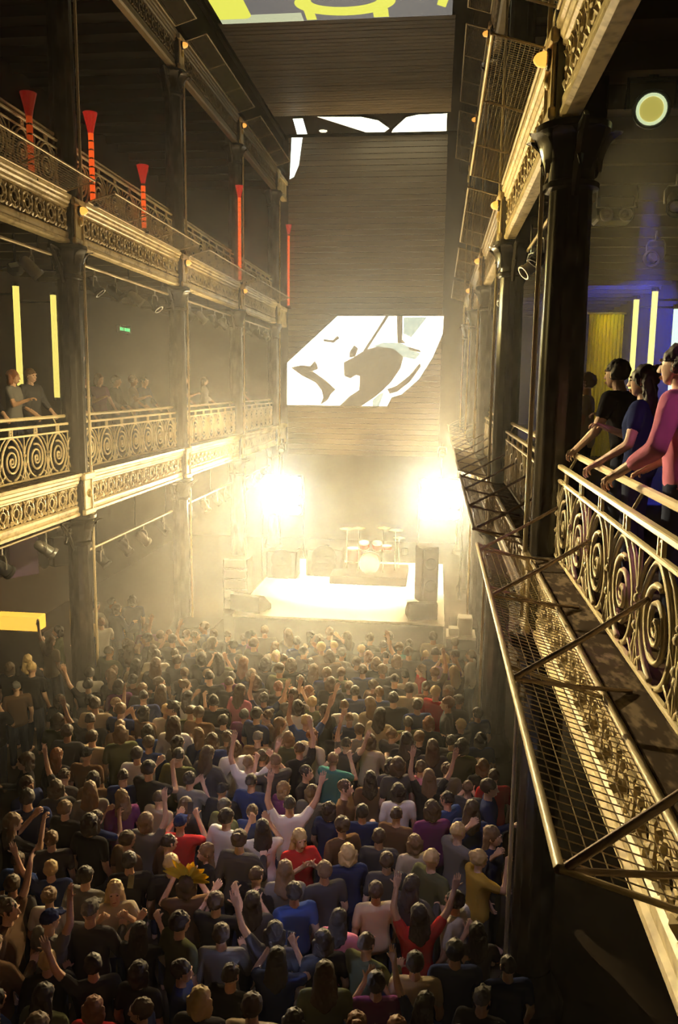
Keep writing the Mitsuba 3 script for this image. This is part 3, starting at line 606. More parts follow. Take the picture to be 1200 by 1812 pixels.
def figure(pose, lean=0.0, twist=0.0, female=False, edge=0.055, hands=True):
    """body, shirt, trousers, shoes and the head's place, standing at the origin, facing +y, 1.72 m tall."""
    k = 0.92 if female else 1.0
    B = lambda x, y, z: V(x * k, y + lean * max(0, z - 0.92), z - 0.25 * lean * abs(lean) * max(0, z - 0.92))
    neck, chest, waist, pelvis = B(0, -0.01, 1.455), B(0, 0, 1.28), B(0, 0, 1.08), B(0, 0, 0.93)
    sh = {-1: B(-SH, -0.01, 1.395), 1: B(SH, -0.01, 1.395)}
    hips = {q: V(q * HIP * 0.95, 0, 0.90) for q in (-1, 1)}
    knee = {q: V(q * 0.105, 0.03, 0.49) for q in (-1, 1)}; ank = {q: V(q * 0.115, -0.02, 0.085) for q in (-1, 1)}
    arms = {}
    for q in (-1, 1):
        e, w = pose[0 if q < 0 else 1]
        arms[q] = (sh[q] + V(e[0] * q, e[1], e[2]), sh[q] + V(w[0] * q, w[1], w[2]))
    def torso(g):
        return union([hull(ball(sh[-1] + V(.035, 0, -.01), .062 + g, 12), ball(sh[1] + V(-.035, 0, -.01), .062 + g, 12), ball(B(-.085 * k, .01, 1.27), .098 + g, 12), ball(B(.085 * k, .01, 1.27), .098 + g, 12)),
                      hull(ball(B(-.085 * k, .01, 1.27), .098 + g, 12), ball(B(.085 * k, .01, 1.27), .098 + g, 12), ball(B(-.065, .0, 1.08), .092 * k + g, 12), ball(B(.065, .0, 1.08), .092 * k + g, 12)),
                      hull(ball(B(-.065, .0, 1.08), .092 * k + g, 12), ball(B(.065, .0, 1.08), .092 * k + g, 12), ball(V(-.075, -.01, .93), .105 + g, 12), ball(V(.075, -.01, .93), .105 + g, 12)),
                      hull(ball(neck + V(0, 0, -.045), .055 + g * .3, 10), ball(sh[-1] + V(.07, 0, 0.005), .045 + g, 10), ball(sh[1] + V(-.07, 0, 0.005), .045 + g, 10))])
    hd = B(0, 0.012, 1.60) + V(0, 0.1 * lean, 0)
    bd = [torso(0.0), bone(neck - V(0, 0, .05), .056 * k, hd + V(0, -.012, -.05), .052 * k)]
    for q in (-1, 1):
        e, w = arms[q]
        bd += [bone(sh[q], .056 * k, e, .042 * k), bone(e, .042 * k, w, .028 * k)]
        bd += [bone(hips[q], .088, knee[q], .056), bone(knee[q], .056, ank[q], .038), hull(ball(ank[q], .038), ball(V(q * .125, .12, .035), .035), ball(V(q * .115, -.05, .03), .03))]
    body = smoothed(union(bd), edge, 6)
    if hands:
        hs = []
        for q in (-1, 1):
            e, w = arms[q]; d = (w - e) / np.linalg.norm(w - e)
            n = V(0, 1, 0) if abs(d[1]) < 0.7 else V(0, 0, -1)
            hs.append(hand(w - d * 0.01, d, n, -q, pose[2] if len(pose) > 2 else 0.3))
        body = union([body] + hs)
    sl = pose[3] if len(pose) > 3 else 0.6
    ss = [torso(0.018)]
    for q in (-1, 1):
        e, w = arms[q]
        ss.append(bone(sh[q], .060 * k + .016, sh[q] + (e - sh[q]) * min(sl, 1), .046 * k + .016))
        if sl > 1: ss.append(bone(e, .062 * k, e + (w - e) * (sl - 1), .034 * k + .014))
    shirt = smoothed(union(ss), edge, 6).trim_by_plane([0, 0, 1], 0.84)
    tr = [hull(ball(V(-.075, -.01, .93), .118, 12), ball(V(.075, -.01, .93), .118, 12), ball(hips[-1], .10, 12), ball(hips[1], .10, 12))]
    for q in (-1, 1): tr += [bone(hips[q], .102, knee[q], .072), bone(knee[q], .072, ank[q] + V(0, 0, .02), .062)]
    trousers = smoothed(union(tr), edge * 1.4, 4).trim_by_plane([0, 0, 1], 0.07)
    shoes = union([hull(ball(V(q * .128, .14, .042), .042, 10), ball(V(q * .115, -.055, .042), .042, 10), ball(ank[q] + V(0, 0, -.01), .05, 10)).trim_by_plane([0, 0, 1], 0.0) for q in (-1, 1)])
    return body, shirt, trousers, shoes, hd
def head_mesh(fine=False):
    c = V(0, 0, 0)
    skull = hull(ball(V(0, -.012, .022), .1, 16, (.76, .98, .98)), ball(V(0, .035, -.075), .047, 12, (.95, 1, .8)), ball(V(0, .052, .0), .05, 12, (1.15, .8, 1.1)))
    h = smoothed(skull, 0.024, 3)
    add = [hull(ball(V(0, .086, .018), .010, 8), ball(V(0, .108, -.026), .013, 8), ball(V(-.014, .092, -.03), .008, 8), ball(V(.014, .092, -.03), .008, 8)),
           hull(ball(V(-.03, .088, .036), .010, 8), ball(V(.03, .088, .036), .010, 8)), bone(V(-.018, .085, -.062), .008, V(.018, .085, -.062), .008, 8), bone(V(-.015, .083, -.073), .008, V(.015, .083, -.073), .008, 8)]
    for q in (-1, 1): add.append(hull(ball(V(q * .078, -.012, .022), .016, 8, (.45, 1, 1)), ball(V(q * .077, -.006, -.022), .010, 8, (.45, 1, 1))))
    return union([h] + add)
HEAD = head_mesh()
def eyes_mesh(hd):
    return union([ball(hd + V(q * .033, .083, .012), .0095, 8, (1.2, .6, .7)) for q in (-1, 1)])
def rough(m, amp, freq, seed=0):
    q = m.to_mesh(); t = trimesh.Trimesh(q.vert_properties[:, :3], q.tri_verts, process=False); p = np.array(t.vertices)
    t.vertices = p + np.array(t.vertex_normals) * ((meshkit.fbm(p * freq * [1, 1, 0.45], 2, seed) - 0.5) * 2 * amp)[:, None]
    return MF(m3.Mesh(np.asarray(t.vertices, np.float32), np.asarray(t.faces, np.uint32)))
def hair(kind):
    cap = ball(V(0, -.02, .034), .1, 16, (.93, 1.08, 1.04)); face = hull(ball(V(0, .17, -.06), .115, 12), ball(V(0, .15, -.16), .10, 12))
    if kind == 'short': h = cap - face - MF.cube([.4, .4, .3], True).translate([0, .09, -.19]) - MF.cube([.4, .22, .2], True).translate([0, .12, -.07])
    elif kind == 'crop': h = (ball(V(0, -.018, .030), .1, 16, (.82, 1.0, 1.0)) - face) - MF.cube([.4, .5, .3], True).translate([0, .05, -.17]).rotate([-14, 0, 0])
    elif kind == 'long': h = union([cap, hull(ball(V(-.06, -.05, .0), .042, 10), ball(V(.06, -.05, .0), .042, 10), ball(V(-.09, -.075, -.20), .036, 10), ball(V(.09, -.075, -.20), .036, 10), ball(V(0, -.10, -.27), .035, 10))]) - face - hull(ball(V(0, .12, -.2), .10, 10), ball(V(0, .12, -.05), .075, 10))
    elif kind == 'bob': h = union([cap, hull(*[ball(V(x, -.03, z), .04, 10) for x in (-.075, .075) for z in (.02, -.085)], ball(V(0, -.075, -.08), .05, 10))]) - face - hull(ball(V(0, .12, -.2), .09, 10), ball(V(0, .115, -.05), .07, 10))
    elif kind == 'bun': h = union([cap, ball(V(0, -.10, .09), .052, 10)]) - face - MF.cube([.4, .4, .3], True).translate([0, .09, -.19])
    elif kind == 'cap': h = union([ball(V(0, -.012, .036), .1, 16, (.86, 1.03, .98)).trim_by_plane([0, 0, 1], 0.02), hull(ball(V(-.05, .085, .045), .014, 8), ball(V(.05, .085, .045), .014, 8), ball(V(-.04, .155, .034), .010, 8), ball(V(.04, .155, .034), .010, 8))])
    return rough(smoothed(h, 0.035, 2).refine_to_length(0.019), 0.013, 46)
HAIR = {k: hair(k) for k in ('short', 'crop', 'long', 'bob', 'bun', 'cap')}
# arm poses: (elbow, wrist) from the shoulder, outwards / forwards / up, left then right; finger bend; sleeve
UPA = ((.10, .06, .27), (.06, .10, .52)); UPW = ((.17, .05, .22), (.24, .08, .46)); DN = ((.07, -.03, -.28), (.07, .10, -.51)); FWD = ((.07, .10, -.25), (.00, .33, -.16)); CLAP = ((.10, .12, -.22), (-.12, .30, .02)); HOLD = ((.10, .20, -.10), (-.06, .34, .14)); RAIL = ((.13, .03, -.26), (.03, .30, -.44))
POSES = dict(down=(DN, DN, .35, .6), down_long=(DN, FWD, .4, 1.9), up=(UPA, UPW, .15, .5), one=(DN, UPA, .2, .5), other=(UPW, DN, .2, .55), clap=(CLAP, CLAP, .25, .7), hold=(HOLD, HOLD, .9, .6), rail=(RAIL, RAIL, .8, 1.5), rail_bare=(RAIL, FWD, .7, .5))
POSEWORD = dict(down='', down_long='', up='both arms up', one='right arm up', other='left arm up', clap='clapping', hold='hands lifted', rail='', rail_bare='')
def paint(nm, rgb): return matte('cloth_' + nm, rgb)
TOPS = dict(black=(.018, .017, .019), navy=(.02, .026, .07), charcoal=(.05, .048, .052), brown=(.09, .055, .035), olive=(.07, .075, .04), grey=(.13, .125, .12), white=(.66, .64, .60), red=(.34, .03, .03), teal=(.05, .15, .14), cream=(.40, .34, .25), pink=(.55, .2, .28), blue=(.03, .05, .15), yellow=(.45, .30, .05), plum=(.10, .03, .09))
for k_, c_ in TOPS.items(): paint(k_, c_)
HAIRS = dict(black=(.024, .018, .015), dark_brown=(.055, .035, .021), brown=(.14, .085, .045), blonde=(.48, .34, .15), auburn=(.16, .06, .025))
for k_, c_ in HAIRS.items(): mat('hair_' + k_, c_, 0.62, 0.0, 0.28, sheen=0.3)
SKINS = [(.50, .31, .21), (.42, .25, .16), (.58, .38, .27)]
for i_, c_ in enumerate(SKINS): mat(f'skin_{i_}', c_, 0.5, 0.0, 0.4)
matte('denim', (.035, .04, .065)); matte('shoe_leather', (.02, .018, .016)); matte('eye_dark', (.02, .015, .012)); matte('lip_red', (.30, .08, .07))
person_cache = {}
def person_shapes(pose, female, lean=0.0, edge=0.055):
    q = (pose, female, lean, edge)
    if q not in person_cache:
        b, sh, tr, so, hd = figure(POSES[pose], lean, 0.0, female, edge)
        hdm = HEAD.translate(hd.tolist()); b = union([b, hdm])
        ply = lambda m, a=True: mikit.ply(m, None, smooth=a)
        person_cache[q] = dict(body=ply(b), shirt=ply(rough(sh, 0.012, 11), 60), trousers=ply(rough(tr, 0.010, 9), 60), shoes=ply(so, 40), eyes=ply(eyes_mesh(hd)), mouth=ply(bone(hd + V(-.017, .092, -.067), .0045, hd + V(.017, .092, -.067), .0045, 6)), hair={h: ply(m.translate(hd.tolist())) for h, m in HAIR.items()})
    return person_cache[q]
def person(x, y, z, turn, scale, pose, top, hairkind, haircol, skin, label, group, female=False, lean=0.0, full=False, edge=0.055, trousers=None, name='person'):
    t = thing(name, label, 'person', group)
    M = shift(x, y, z) @ T().rotate([0, 0, 1], float(turn)) @ T().scale([scale] * 3)
    P = person_shapes(pose, female, lean, edge)
    obj('body', P['body'], f'skin_{skin}', t, at=M)
    obj('shirt', P['shirt'], 'cloth_' + top, t, at=M)
    obj('trousers', P['trousers'], trousers or 'denim', t, at=M)
    obj('cap' if hairkind == 'cap' else 'hair', P['hair'][hairkind], 'hair_' + haircol if hairkind != 'cap' else 'cloth_' + haircol, t, at=M)
    if full:
        obj('eyes', P['eyes'], 'eye_dark', t, at=M); obj('mouth', P['mouth'], 'lip_red', t, at=M); obj('shoes', P['shoes'], 'shoe_leather', t, at=M)
    return t, M
HW = {'short': 'short', 'crop': 'crop', 'long': 'long', 'bob': 'bob', 'bun': 'bun', 'cap': ''}
def describe(top, hk, hc, pose):
    h = f'person in {hc} cap and {top} top' if hk == 'cap' else f'{hc.replace("_", "-")} {HW[hk]}-haired person in {top} top'
    return h + (f', {POSEWORD[pose]}' if POSEWORD[pose] else '')
HEAD_Z = 1.62
pr = random.Random(11)
FIXED = [  # x, y, turn, pose, top, hair, colour, skin, female, what sets the person apart
    (-2.65, 8.17, 20, 'hold', 'brown', 'bob', 'dark_brown', 0, True, 'person wearing a spread yellow feather headdress in the near crowd'),
    (-0.03, 8.00, 15, 'up', 'red', 'long', 'black', 1, True, 'person with both bare arms raised high beside the near right column'),
    (0.36, 8.29, 60, 'down', 'white', 'short', 'black', 0, False, 'person in white shirt turned sideways, just right of the raised bare arms'),
    (-0.05, 7.25, 5, 'down', 'cream', 'short', 'black', 0, False, 'person in cream shirt seen from behind, below the raised bare arms'),
    (-1.54, 9.29, -150, 'clap', 'red', 'long', 'blonde', 2, True, 'fair-haired person in red top facing the viewer, hands together'),
    (-3.12, 9.42, 0, 'hold', 'red', 'cap', 'navy', 1, False, 'person in red top and navy cap, seen from behind'),
    (0.98, 11.29, 10, 'down', 'red', 'crop', 'dark_brown', 0, False, 'person in red top against the near right column'),
    (-4.38, 11.24, 0, 'down', 'white', 'short', 'black', 1, False, 'person in white top left of the crowd centre, seen from behind'),
    (-3.84, 8.17, -10, 'down_long', 'grey', 'short', 'black', 0, False, 'person in pale grey shirt at the lower left, seen from behind'),
    (-3.40, 7.95, -160, 'hold', 'cream', 'long', 'blonde', 2, True, 'blonde person facing the viewer beside the pale grey shirt'),
    (-2.05, 9.46, 20, 'hold', 'white', 'long', 'black', 1, True, 'dark-haired person in loose white top left of the red top'),
    (0.66, 9.14, -60, 'hold', 'yellow', 'bun', 'blonde', 2, True, 'blonde person in yellow top close to the near right column'),
    (-3.57, 9.41, -15, 'one', 'grey', 'bob', 'brown', 2, True, 'person with one pale arm stretched up left of the red cap wearer'),
    (-6.0, 17.0, 0, 'up', 'cream', 'short', 'brown', 0, False, 'person with both arms raised by the second left column'),
    (-0.38, 10.66, 15, 'down', 'white', 'bob', 'black', 1, True, 'person in white top with bobbed hair right of the crowd centre'),
    (-2.64, 11.21, 0, 'up', 'white', 'crop', 'brown', 0, False, 'person in white top with arms up near the crowd centre'),
    (-1.14, 8.65, 30, 'down', 'charcoal', 'short', 'brown', 0, False, 'brown-haired person in charcoal top turned half right in front of the red top'),
    (-1.42, 8.20, 30, 'down', 'blue', 'short', 'black', 1, False, 'person in blue top in front of the fair-haired red top wearer'),
    (-1.40, 11.49, -20, 'hold', 'teal', 'crop', 'brown', 0, False, 'person in teal top in the crowd centre'),
    (-1.40, 7.13, 0, 'hold', 'navy', 'long', 'black', 1, True, 'person lit by a phone at the lower centre edge'),
    (-0.99, 7.45, 20, 'down', 'black', 'bob', 'black', 1, True, 'person with bright rimmed black bob at the lower centre'),
    (-1.80, 6.85, -15, 'down', 'black', 'crop', 'black', 1, False, 'person with cropped hair in cool light at the lower left centre'),
]
taken = []
for i, (x, y, tn, pose, top, hk, hc, sk, fem, lab) in enumerate(FIXED):
    person(x, y, 0, tn, 1.0, pose, top, hk, hc, sk, lab, 'people standing in the crowd', fem, full=abs(tn) > 90); taken.append((x, y))
def feathers():
    m = Mesh(); fr = random.Random(4)
    for a in np.linspace(-0.75, 1.15, 15):
        ln = 0.22 + 0.07 * fr.random(); d = V(math.sin(a), -0.15 + 0.2 * fr.random(), math.cos(a)); w = V(math.cos(a), 0, -math.sin(a)); v, f = [], []
        for j, t in enumerate(np.linspace(0, 1, 6)):
            c = d * (0.08 + ln * t) + V(0, -0.10 * t * t, 0.0); ww = 0.035 * math.sin(0.3 + 2.6 * t)
            v += [c - w * ww, c + V(0, 0.012, 0), c + w * ww]
            if j: b = 3 * j; f += [[b - 3, b - 2, b + 1, b], [b - 2, b - 1, b + 2, b + 1]]
        m.add(v, f)
    return m
paint('feather_yellow', (.85, .62, .05))
obj('headdress', feathers(), 'cloth_feather_yellow', 'person', at=shift(-2.65, 8.17, 1.62), label='spread yellow feather headdress')

def build_crowd():
    rows, spots = [], []
    y = 17.5; r = 0
    while y > 5.4:
        row = []; x = -6.5 + (0.27 if r % 2 else 0)
        lim = 1.0
        while x < lim:
            px, py = x + pr.uniform(-.07, .07), y + pr.uniform(-.08, .08)
            ok = all((px - a) ** 2 + (py - b) ** 2 > 0.36 ** 2 for a, b in taken) and not (abs(px + 7.1) < .5)
            if py > 17.9 and px > -1.0: ok = False
            if px < -4.2 - (y - 5.4) * 0.32 and y < 12.5: ok = False           # outside the photo's lower left edge
            if px > 0.55 and abs(py - 8.8) < 0.6: ok = False                   # the near right column
            if px > 0.75 and abs(py - 15.4) < 0.6: ok = False
            if ok: row.append((px, py))
            x += 0.47
        rows.append(row); y -= 0.53; r += 1
    return rows
rows = build_crowd()
under = []                                       # people under the left gallery, between the columns
y = 19.5
while y > 9.5:
    for x in np.arange(-10.4, -7.4, 0.72):
        px, py = x + pr.uniform(-.15, .15), y + pr.uniform(-.2, .2)
        if px < -4.6 - (py - 5.4) * 0.46 or (abs(px + 7.1) < .9 and min(abs(py - c) for c in COLS) < .9): continue
        if px < -8.6 and 14.3 < py: continue   # keeps the counter in view
        under.append((px, py))
    y -= 0.85
def pick(far):
    top = pr.choices(list(TOPS), [22, 13, 16, 8, 6, 8, 6, 1.5, 1.2, 5, 1, 2, 0, 4])[0]
    fem = pr.random() < .45
    hk = pr.choices(('long', 'bob', 'bun'), (5, 4, 1))[0] if fem else pr.choices(('short', 'crop', 'cap'), (7, 4, .5))[0]
    hc = pr.choices(list(HAIRS), (9, 9, 6, 2.2, 1.5))[0]
    if hk == 'cap': hc = pr.choice(['black', 'navy', 'grey'])
    pose = pr.choices(('down', 'down_long', 'up', 'one', 'other', 'clap', 'hold'), (16, 9, 0.5, 0.7, 0.6, 1.0, 1.4))[0]
    return top, fem, hk, hc, pose, pr.randrange(3), pr.gauss(0, 22) if pr.random() < .85 else pr.uniform(-130, 130), pr.uniform(.92, 1.08)
far_mass = []
LIMIT = 300 - len(FIXED) - 21
allp = [(px, py, ri, ci, 'm') for ri, row in enumerate(rows) for ci, (px, py) in enumerate(row)] + [(px, py, 0, i, 'u') for i, (px, py) in enumerate(under)]
order = sorted(allp, key=lambda q: q[1] + 0.15 * abs(q[0]))
mass = {}
for n, (px, py, ri, ci, where) in enumerate(order):
    top, fem, hk, hc, pose, sk, tn, sc = pick(py > 14)
    if n < LIMIT:
        d = describe(top, hk, hc, pose)
        lab = f'{d}, {nth(ci)} from left, {nth(ri)} row from stage'
        if where == 'm' and len(lab.split()) > 16: lab = lab.replace(f', {POSEWORD[pose]}', '') if POSEWORD[pose] else lab.replace(' from stage', '')
        if where != 'm': lab = f'{d}, {nth(ci)} from stage under left gallery'
        person(px, py, 0, tn, sc, pose, top, hk, hc, sk, lab, 'people standing in the crowd', fem)
    else:
        P = person_shapes(pose, fem); Mx = np.eye(4); a = math.radians(tn); Mx[:3, :3] = rz(a) * sc; Mx[:3, 3] = (px, py, 0)
        for b, src in (('skin_%d' % sk, P['body']), ('cloth_' + top, P['shirt']), ('denim', P['trousers']), ('hair_' + hc if hk != 'cap' else 'cloth_' + hc, P['hair'][hk])):
            w = meshkit.WRITTEN[src['filename']]; mass.setdefault(b, Mesh()).put(moved((w[0].astype(float), w[1]), Mx))
if mass:
    t = thing('crowd', 'far rows of the packed crowd close to the stage front', 'crowd'); labels[t]['kind'] = 'stuff'
    for b, m in mass.items(): obj(b.replace('cloth_', 'tops_').replace('_0', '').replace('_1', '').replace('_2', ''), m, b, t, smooth=50, kind='stuff')
print('crowd', len(order), 'in mass', max(0, len(order) - LIMIT))

# ------------------------------------------------------------------ people on the galleries
GF = CAM_Z - 1.64
gl = random.Random(21)
LEFT_P = [(13.0, 'rail', 'black', 'short', 'black'), (14.1, 'rail_bare', 'grey', 'bob', 'auburn'), (14.75, 'rail', 'charcoal', 'short', 'brown'), (16.3, 'rail_bare', 'cream', 'long', 'blonde'), (17.1, 'one', 'black', 'short', 'black'), (17.9, 'rail_bare', 'plum', 'bob', 'brown'),
          (18.9, 'rail', 'black', 'short', 'dark_brown'), (20.0, 'rail_bare', 'brown', 'short', 'brown'), (20.8, 'rail', 'navy', 'crop', 'black'), (24.2, 'rail_bare', 'grey', 'short', 'brown'), (26.4, 'rail', 'white', 'long', 'brown'), (31.2, 'rail_bare', 'cream', 'short', 'brown')]
for i, (y, pose, top, hk, hc) in enumerate(LEFT_P):
    bay = 'left of the nearest left column' if y < 15 else 'right of the nearest left column' if y < 22 else 'beyond the second left column'
    person(XL - 0.53, y, GF, -90 + gl.uniform(-25, 25), gl.uniform(1.04, 1.10), pose, top, hk, hc, i % 3, f'{describe(top, hk, hc, "down")} at left gallery rail {bay}', 'people leaning on the left gallery rail', i % 2 == 1, full=True)
RIGHT_P = [(1.80, 7.85, -2, 'rail_bare', 'black', 'short', 'black', 0, False, 1.11, 0.22, 'dark-haired person in black top leaning far over the right gallery rail'),
           (1.68, 7.0, 20, 'rail_bare', 'navy', 'long', 'black', 0, True, 1.06, 0.0, 'long-haired person in navy top seen in profile behind the right rail'),
           (2.3, 9.5, 40, 'down', 'black', 'bun', 'auburn', 1, True, 1.10, 0.0, 'auburn-haired person standing back against the blue light on the right gallery'),
           (1.66, 5.6, 10, 'rail', 'pink', 'short', 'black', 2, False, 1.12, 0.12, 'person in pink top gripping the right gallery rail at the photo edge'),
           (1.85, 10.6, 30, 'rail_bare', 'cream', 'short', 'brown', 0, False, 1.06, 0.0, 'person in cream top at the right rail just beyond the near column'),
           (1.82, 12.4, 40, 'rail', 'brown', 'bob', 'brown', 0, True, 1.05, 0.0, 'bob-haired person in brown top further along the right gallery rail')]
for x, y, tn, pose, top, hk, hc, sk, fem, sc, ln, lab in RIGHT_P:
    person(x, y, GF, tn + 45, sc, pose, top, hk, hc, sk, lab, 'people on the right gallery', fem, lean=ln, full=True, edge=0.035)
t = thing('phone', 'phone with bright white screen held up in the lower centre of the crowd', 'phone', 'lit phones in the crowd')
def phone(x, y, z, tn, label, rgb):
    t = thing('phone', label, 'phone', 'lit phones in the crowd'); M = shift(x, y, z) @ T().rotate([0, 0, 1], tn) @ T().rotate([1, 0, 0], -25)
    obj('case', Mesh().box((0, 0, 0), (0.075, 0.010, 0.15), ch=0.004), 'black_metal', t, at=M)
    obj('display', moved(flat(sg.box(-.034, -.068, .034, .068)), np.array([[1, 0, 0, 0], [0, 0, 1, -0.0058], [0, 1, 0, 0], [0, 0, 0, 1.0]])), 'black_metal', t, at=M, **glow(rgb, 0.05))
used.pop('phone'); labels.pop(t)
phone(-1.33, 7.50, 1.56, 0, 'phone with bright white screen held up in the lower centre of the crowd', (5, 6, 9))
phone(-3.10, 9.80, 1.62, 10, 'phone with bright screen in front of the navy cap wearer', (6, 7, 9))
phone(-3.35, 8.30, 1.50, 0, 'phone glowing beside the blonde person at the lower left', (2, 3, 7))
scene['phone_glow'] = {'type': 'point', 'position': [-1.30, 7.25, 1.75], 'intensity': {'type': 'rgb', 'value': [0.28, 0.34, 0.62]}}
scene['phone_glow_001'] = {'type': 'point', 'position': [-2.9, 9.9, 1.85], 'intensity': {'type': 'rgb', 'value': [0.35, 0.40, 0.55]}}

# ------------------------------------------------------------------ right gallery: moving head with its blue beam, tubes, projector, door light
t = thing('moving_head_lamp', 'round yellow faced lamp with a blue beam on the right gallery ceiling', 'lamp')
c = np.array([2.06, 9.05, CAM_Z + 2.79]); d = -np.array([c[0], c[1], c[2] - CAM_Z]); d /= np.linalg.norm(d); Rm = np.eye(4); Rm[:3, :3] = look(d); Rm[:3, 3] = c; M = T(Rm.tolist())
obj('body', Mesh().lathe([(0.10, -0.32), (0.17, -0.26), (0.19, -0.05), (0.18, 0.0), (0.16, 0.0), (0.155, -0.02)], 24), 'black_metal', t, smooth=40, at=M)
obj('lens', Mesh().lathe([(0.118, -0.012), (0.06, -0.004), (0.001, 0.0)], 24), 'white_plastic', t, at=M, **glow((0.30, 0.26, 0.05), 0.05))
obj('lens_ring', Mesh().lathe([(0.150, -0.016), (0.150, -0.004), (0.120, -0.004), (0.120, -0.016)], 24), 'white_plastic', t, at=M, **glow((0.42, 0.50, 0.28), 0.05))
obj('yoke', Mesh().tube([(c[0] - .24, c[1], c[2]), (c[0] - .24, c[1], c[2] + .28), (c[0] + .24, c[1], c[2] + .28), (c[0] + .24, c[1], c[2])], 0.03, 6).tube([(c[0], c[1], c[2] + .28), (c[0], c[1], CAM_Z + 3.25)], 0.05, 8), 'black_metal', t)
spot_at('moving_head_beam', c + [0.06, 0.2, -0.22], (3.2, 12.6, CAM_Z - 1.6), (30.0, 44.0, 560.0), 6.5, w=70.0)
spot_at('blue_wash', (4.7, 24.0, CAM_Z + 2.2), (6.6, 27.5, CAM_Z + 0.6), (4.0, 9.0, 170.0), 60, w=6.0)
spot_at('pink_wash', (2.33, 4.86, CAM_Z + 1.40), (1.70, 5.75, CAM_Z - 0.3), (3.6, 1.1, 2.9), 30, w=3.0)
stage_light((2.35, 4.8, CAM_Z + 1.95), (-0.4, 0.5, -1), 'small stage lamp over the pink topped person on the right gallery', 'lamps of the right gallery')
obj('hanger', Mesh().tube([(2.35, 4.8, CAM_Z + 1.95), (2.35, 4.8, CAM_Z + 3.0)], 0.015, 6), 'black_metal', 'stage_light_%03d' % (used['stage_light'] - 1))
stage_light((3.2, 13.2, CAM_Z + 2.35), (-0.7, -1, -0.5), 'pale stage lamp under the right gallery ceiling, in the blue light', 'lamps of the right gallery', True)
stage_light((3.0, 11.5, CAM_Z + 2.75), (-0.2, -1, -0.7), 'dark stage lamp left of the blue beam on the right gallery', 'lamps of the right gallery')
t = thing('projector', 'dark boxy projector with two round vents under the right gallery ceiling', 'projector')
px_, py_, pz_ = 2.62, 13.6, CAM_Z + 2.72
obj('housing', Mesh().box((px_, py_, pz_), (0.55, 0.5, 0.36), ch=0.03), 'black_metal', t)
for q in (-1, 1): obj('vent', moved(Mesh().lathe([(0.10, 0), (0.10, 0.02), (0.07, 0.03), (0.05, 0.0)], 18), np.block([[look((0, -1, 0)), np.array([[px_ + q * .14], [py_ - 0.25], [pz_ - .10]])], [np.zeros((1, 3)), 1]])), 'grey_metal', t)
obj('frame', Mesh().tube([(px_ - .3, py_ - .27, pz_ + .5), (px_ - .3, py_ - .27, pz_ - .0), (px_ + .3, py_ - .27, pz_ - .0), (px_ + .3, py_ - .27, pz_ + .5)], 0.014, 6), 'grey_metal', t)
t = thing('yellow_curtain', 'folded curtain lit yellow behind the right gallery people', 'curtain')
a = np.linspace(0, 1, 60); cx = 3.55 + 0.8 * a; cy = 20.5 + 0.09 * np.sin(a * 60)
v = np.vstack([np.stack([cx, cy, np.full(60, z)], 1) for z in (GF, CAM_Z + 1.75)]); f = [[i, i + 1, 61 + i, 60 + i] for i in range(59)]
paint('curtain', (.75, .66, .08))
obj('cloth', (v, np.array(f)), 'cloth_curtain', t, smooth=True)
obj('rail', Mesh().tube([(3.5, 20.5, CAM_Z + 1.77), (3.95, 20.5, CAM_Z + 1.77), (4.4, 20.5, CAM_Z + 1.77)], 0.025, 6), 'wire_metal', t)
spot_at('yellow_wash', (3.95, 19.5, CAM_Z + 2.1), (3.95, 20.5, CAM_Z + 0.6), (7.0, 5.8, 0.4), 55, w=3.0)
for q, x in enumerate((-4.6, -1.2)):             # uplights added at its foot to brighten the end wall
    t = thing('added_uplight', f'added small uplight on the floor at the foot of the end wall, {"left" if q == 0 else "right"} one', 'light', 'added uplights at the end wall')
    obj('body', Mesh().lathe([(0.12, 0), (0.14, 0.05), (0.14, 0.30), (0.11, 0.30), (0.10, 0.26)], 16, (x, 34.5, 0)), 'black_metal', t)
    spot_at(f'added_wall_wash_{q}', (x, 34.5, 0.4), (x + 0.3, 37.5, 11.0), 200 * WARM, 26, w=8.0)
# warm spots added without lamp bodies, to brighten the gallery edges
for n, (p, q, c, cut) in enumerate((((XL + 0.3, 12.5, CAM_Z + 2.1), (1.1, 4.5, CAM_Z - 2.1), 620 * np.array([1, .80, .42]), 20), ((XL + 0.3, 19.0, CAM_Z + 2.1), (1.05, 12.0, CAM_Z + 3.2), 420 * np.array([1, .74, .25]), 24), ((XR - 0.3, 10.5, CAM_Z + 2.1), (-7.0, 13.8, CAM_Z - 2.2), 250 * np.array([1, .77, .36]), 19))):
    spot_at(f'edge_spot_{n}', p, q, c, cut, w=10.0)

# ------------------------------------------------------------------ left gallery: fan, green sign, boxes, counter
t = thing('ceiling_fan', 'dark four bladed fan hanging in the left gallery near the photo edge', 'fan')
fx, fy, fz = -8.6, 16.2, CAM_Z + 2.28
obj('rod', Mesh().tube([(fx, fy, fz), (fx, fy, LEVELS[1] - 0.3)], 0.03, 8), 'black_metal', t)
obj('motor', Mesh().lathe([(0.05, -0.16), (0.15, -0.10), (0.16, 0.06), (0.06, 0.12)], 18, (fx, fy, fz)), 'black_metal', t, smooth=40)
blade = Mesh().tube([(0.14, 0, 0), (0.26, 0, -0.01)], 0.02, 5); blade.box((0.58, 0, -0.015), (0.68, 0.17, 0.012), rot=None, ch=0.005)
for q in range(4): obj('blade', blade.get() if q == 0 else mikit.ply(blade.get(), 'black_metal'), 'black_metal', t, at=shift(fx, fy, fz) @ T().rotate([0, 0, 1], 25 + 90 * q) @ T().rotate([1, 0, 0], 14))
t = thing('exit_sign', 'small green glowing sign on the left gallery back wall', 'sign')
ex, ey, ez = LEFT_WALL + 0.06, 30.5, CAM_Z + 2.0
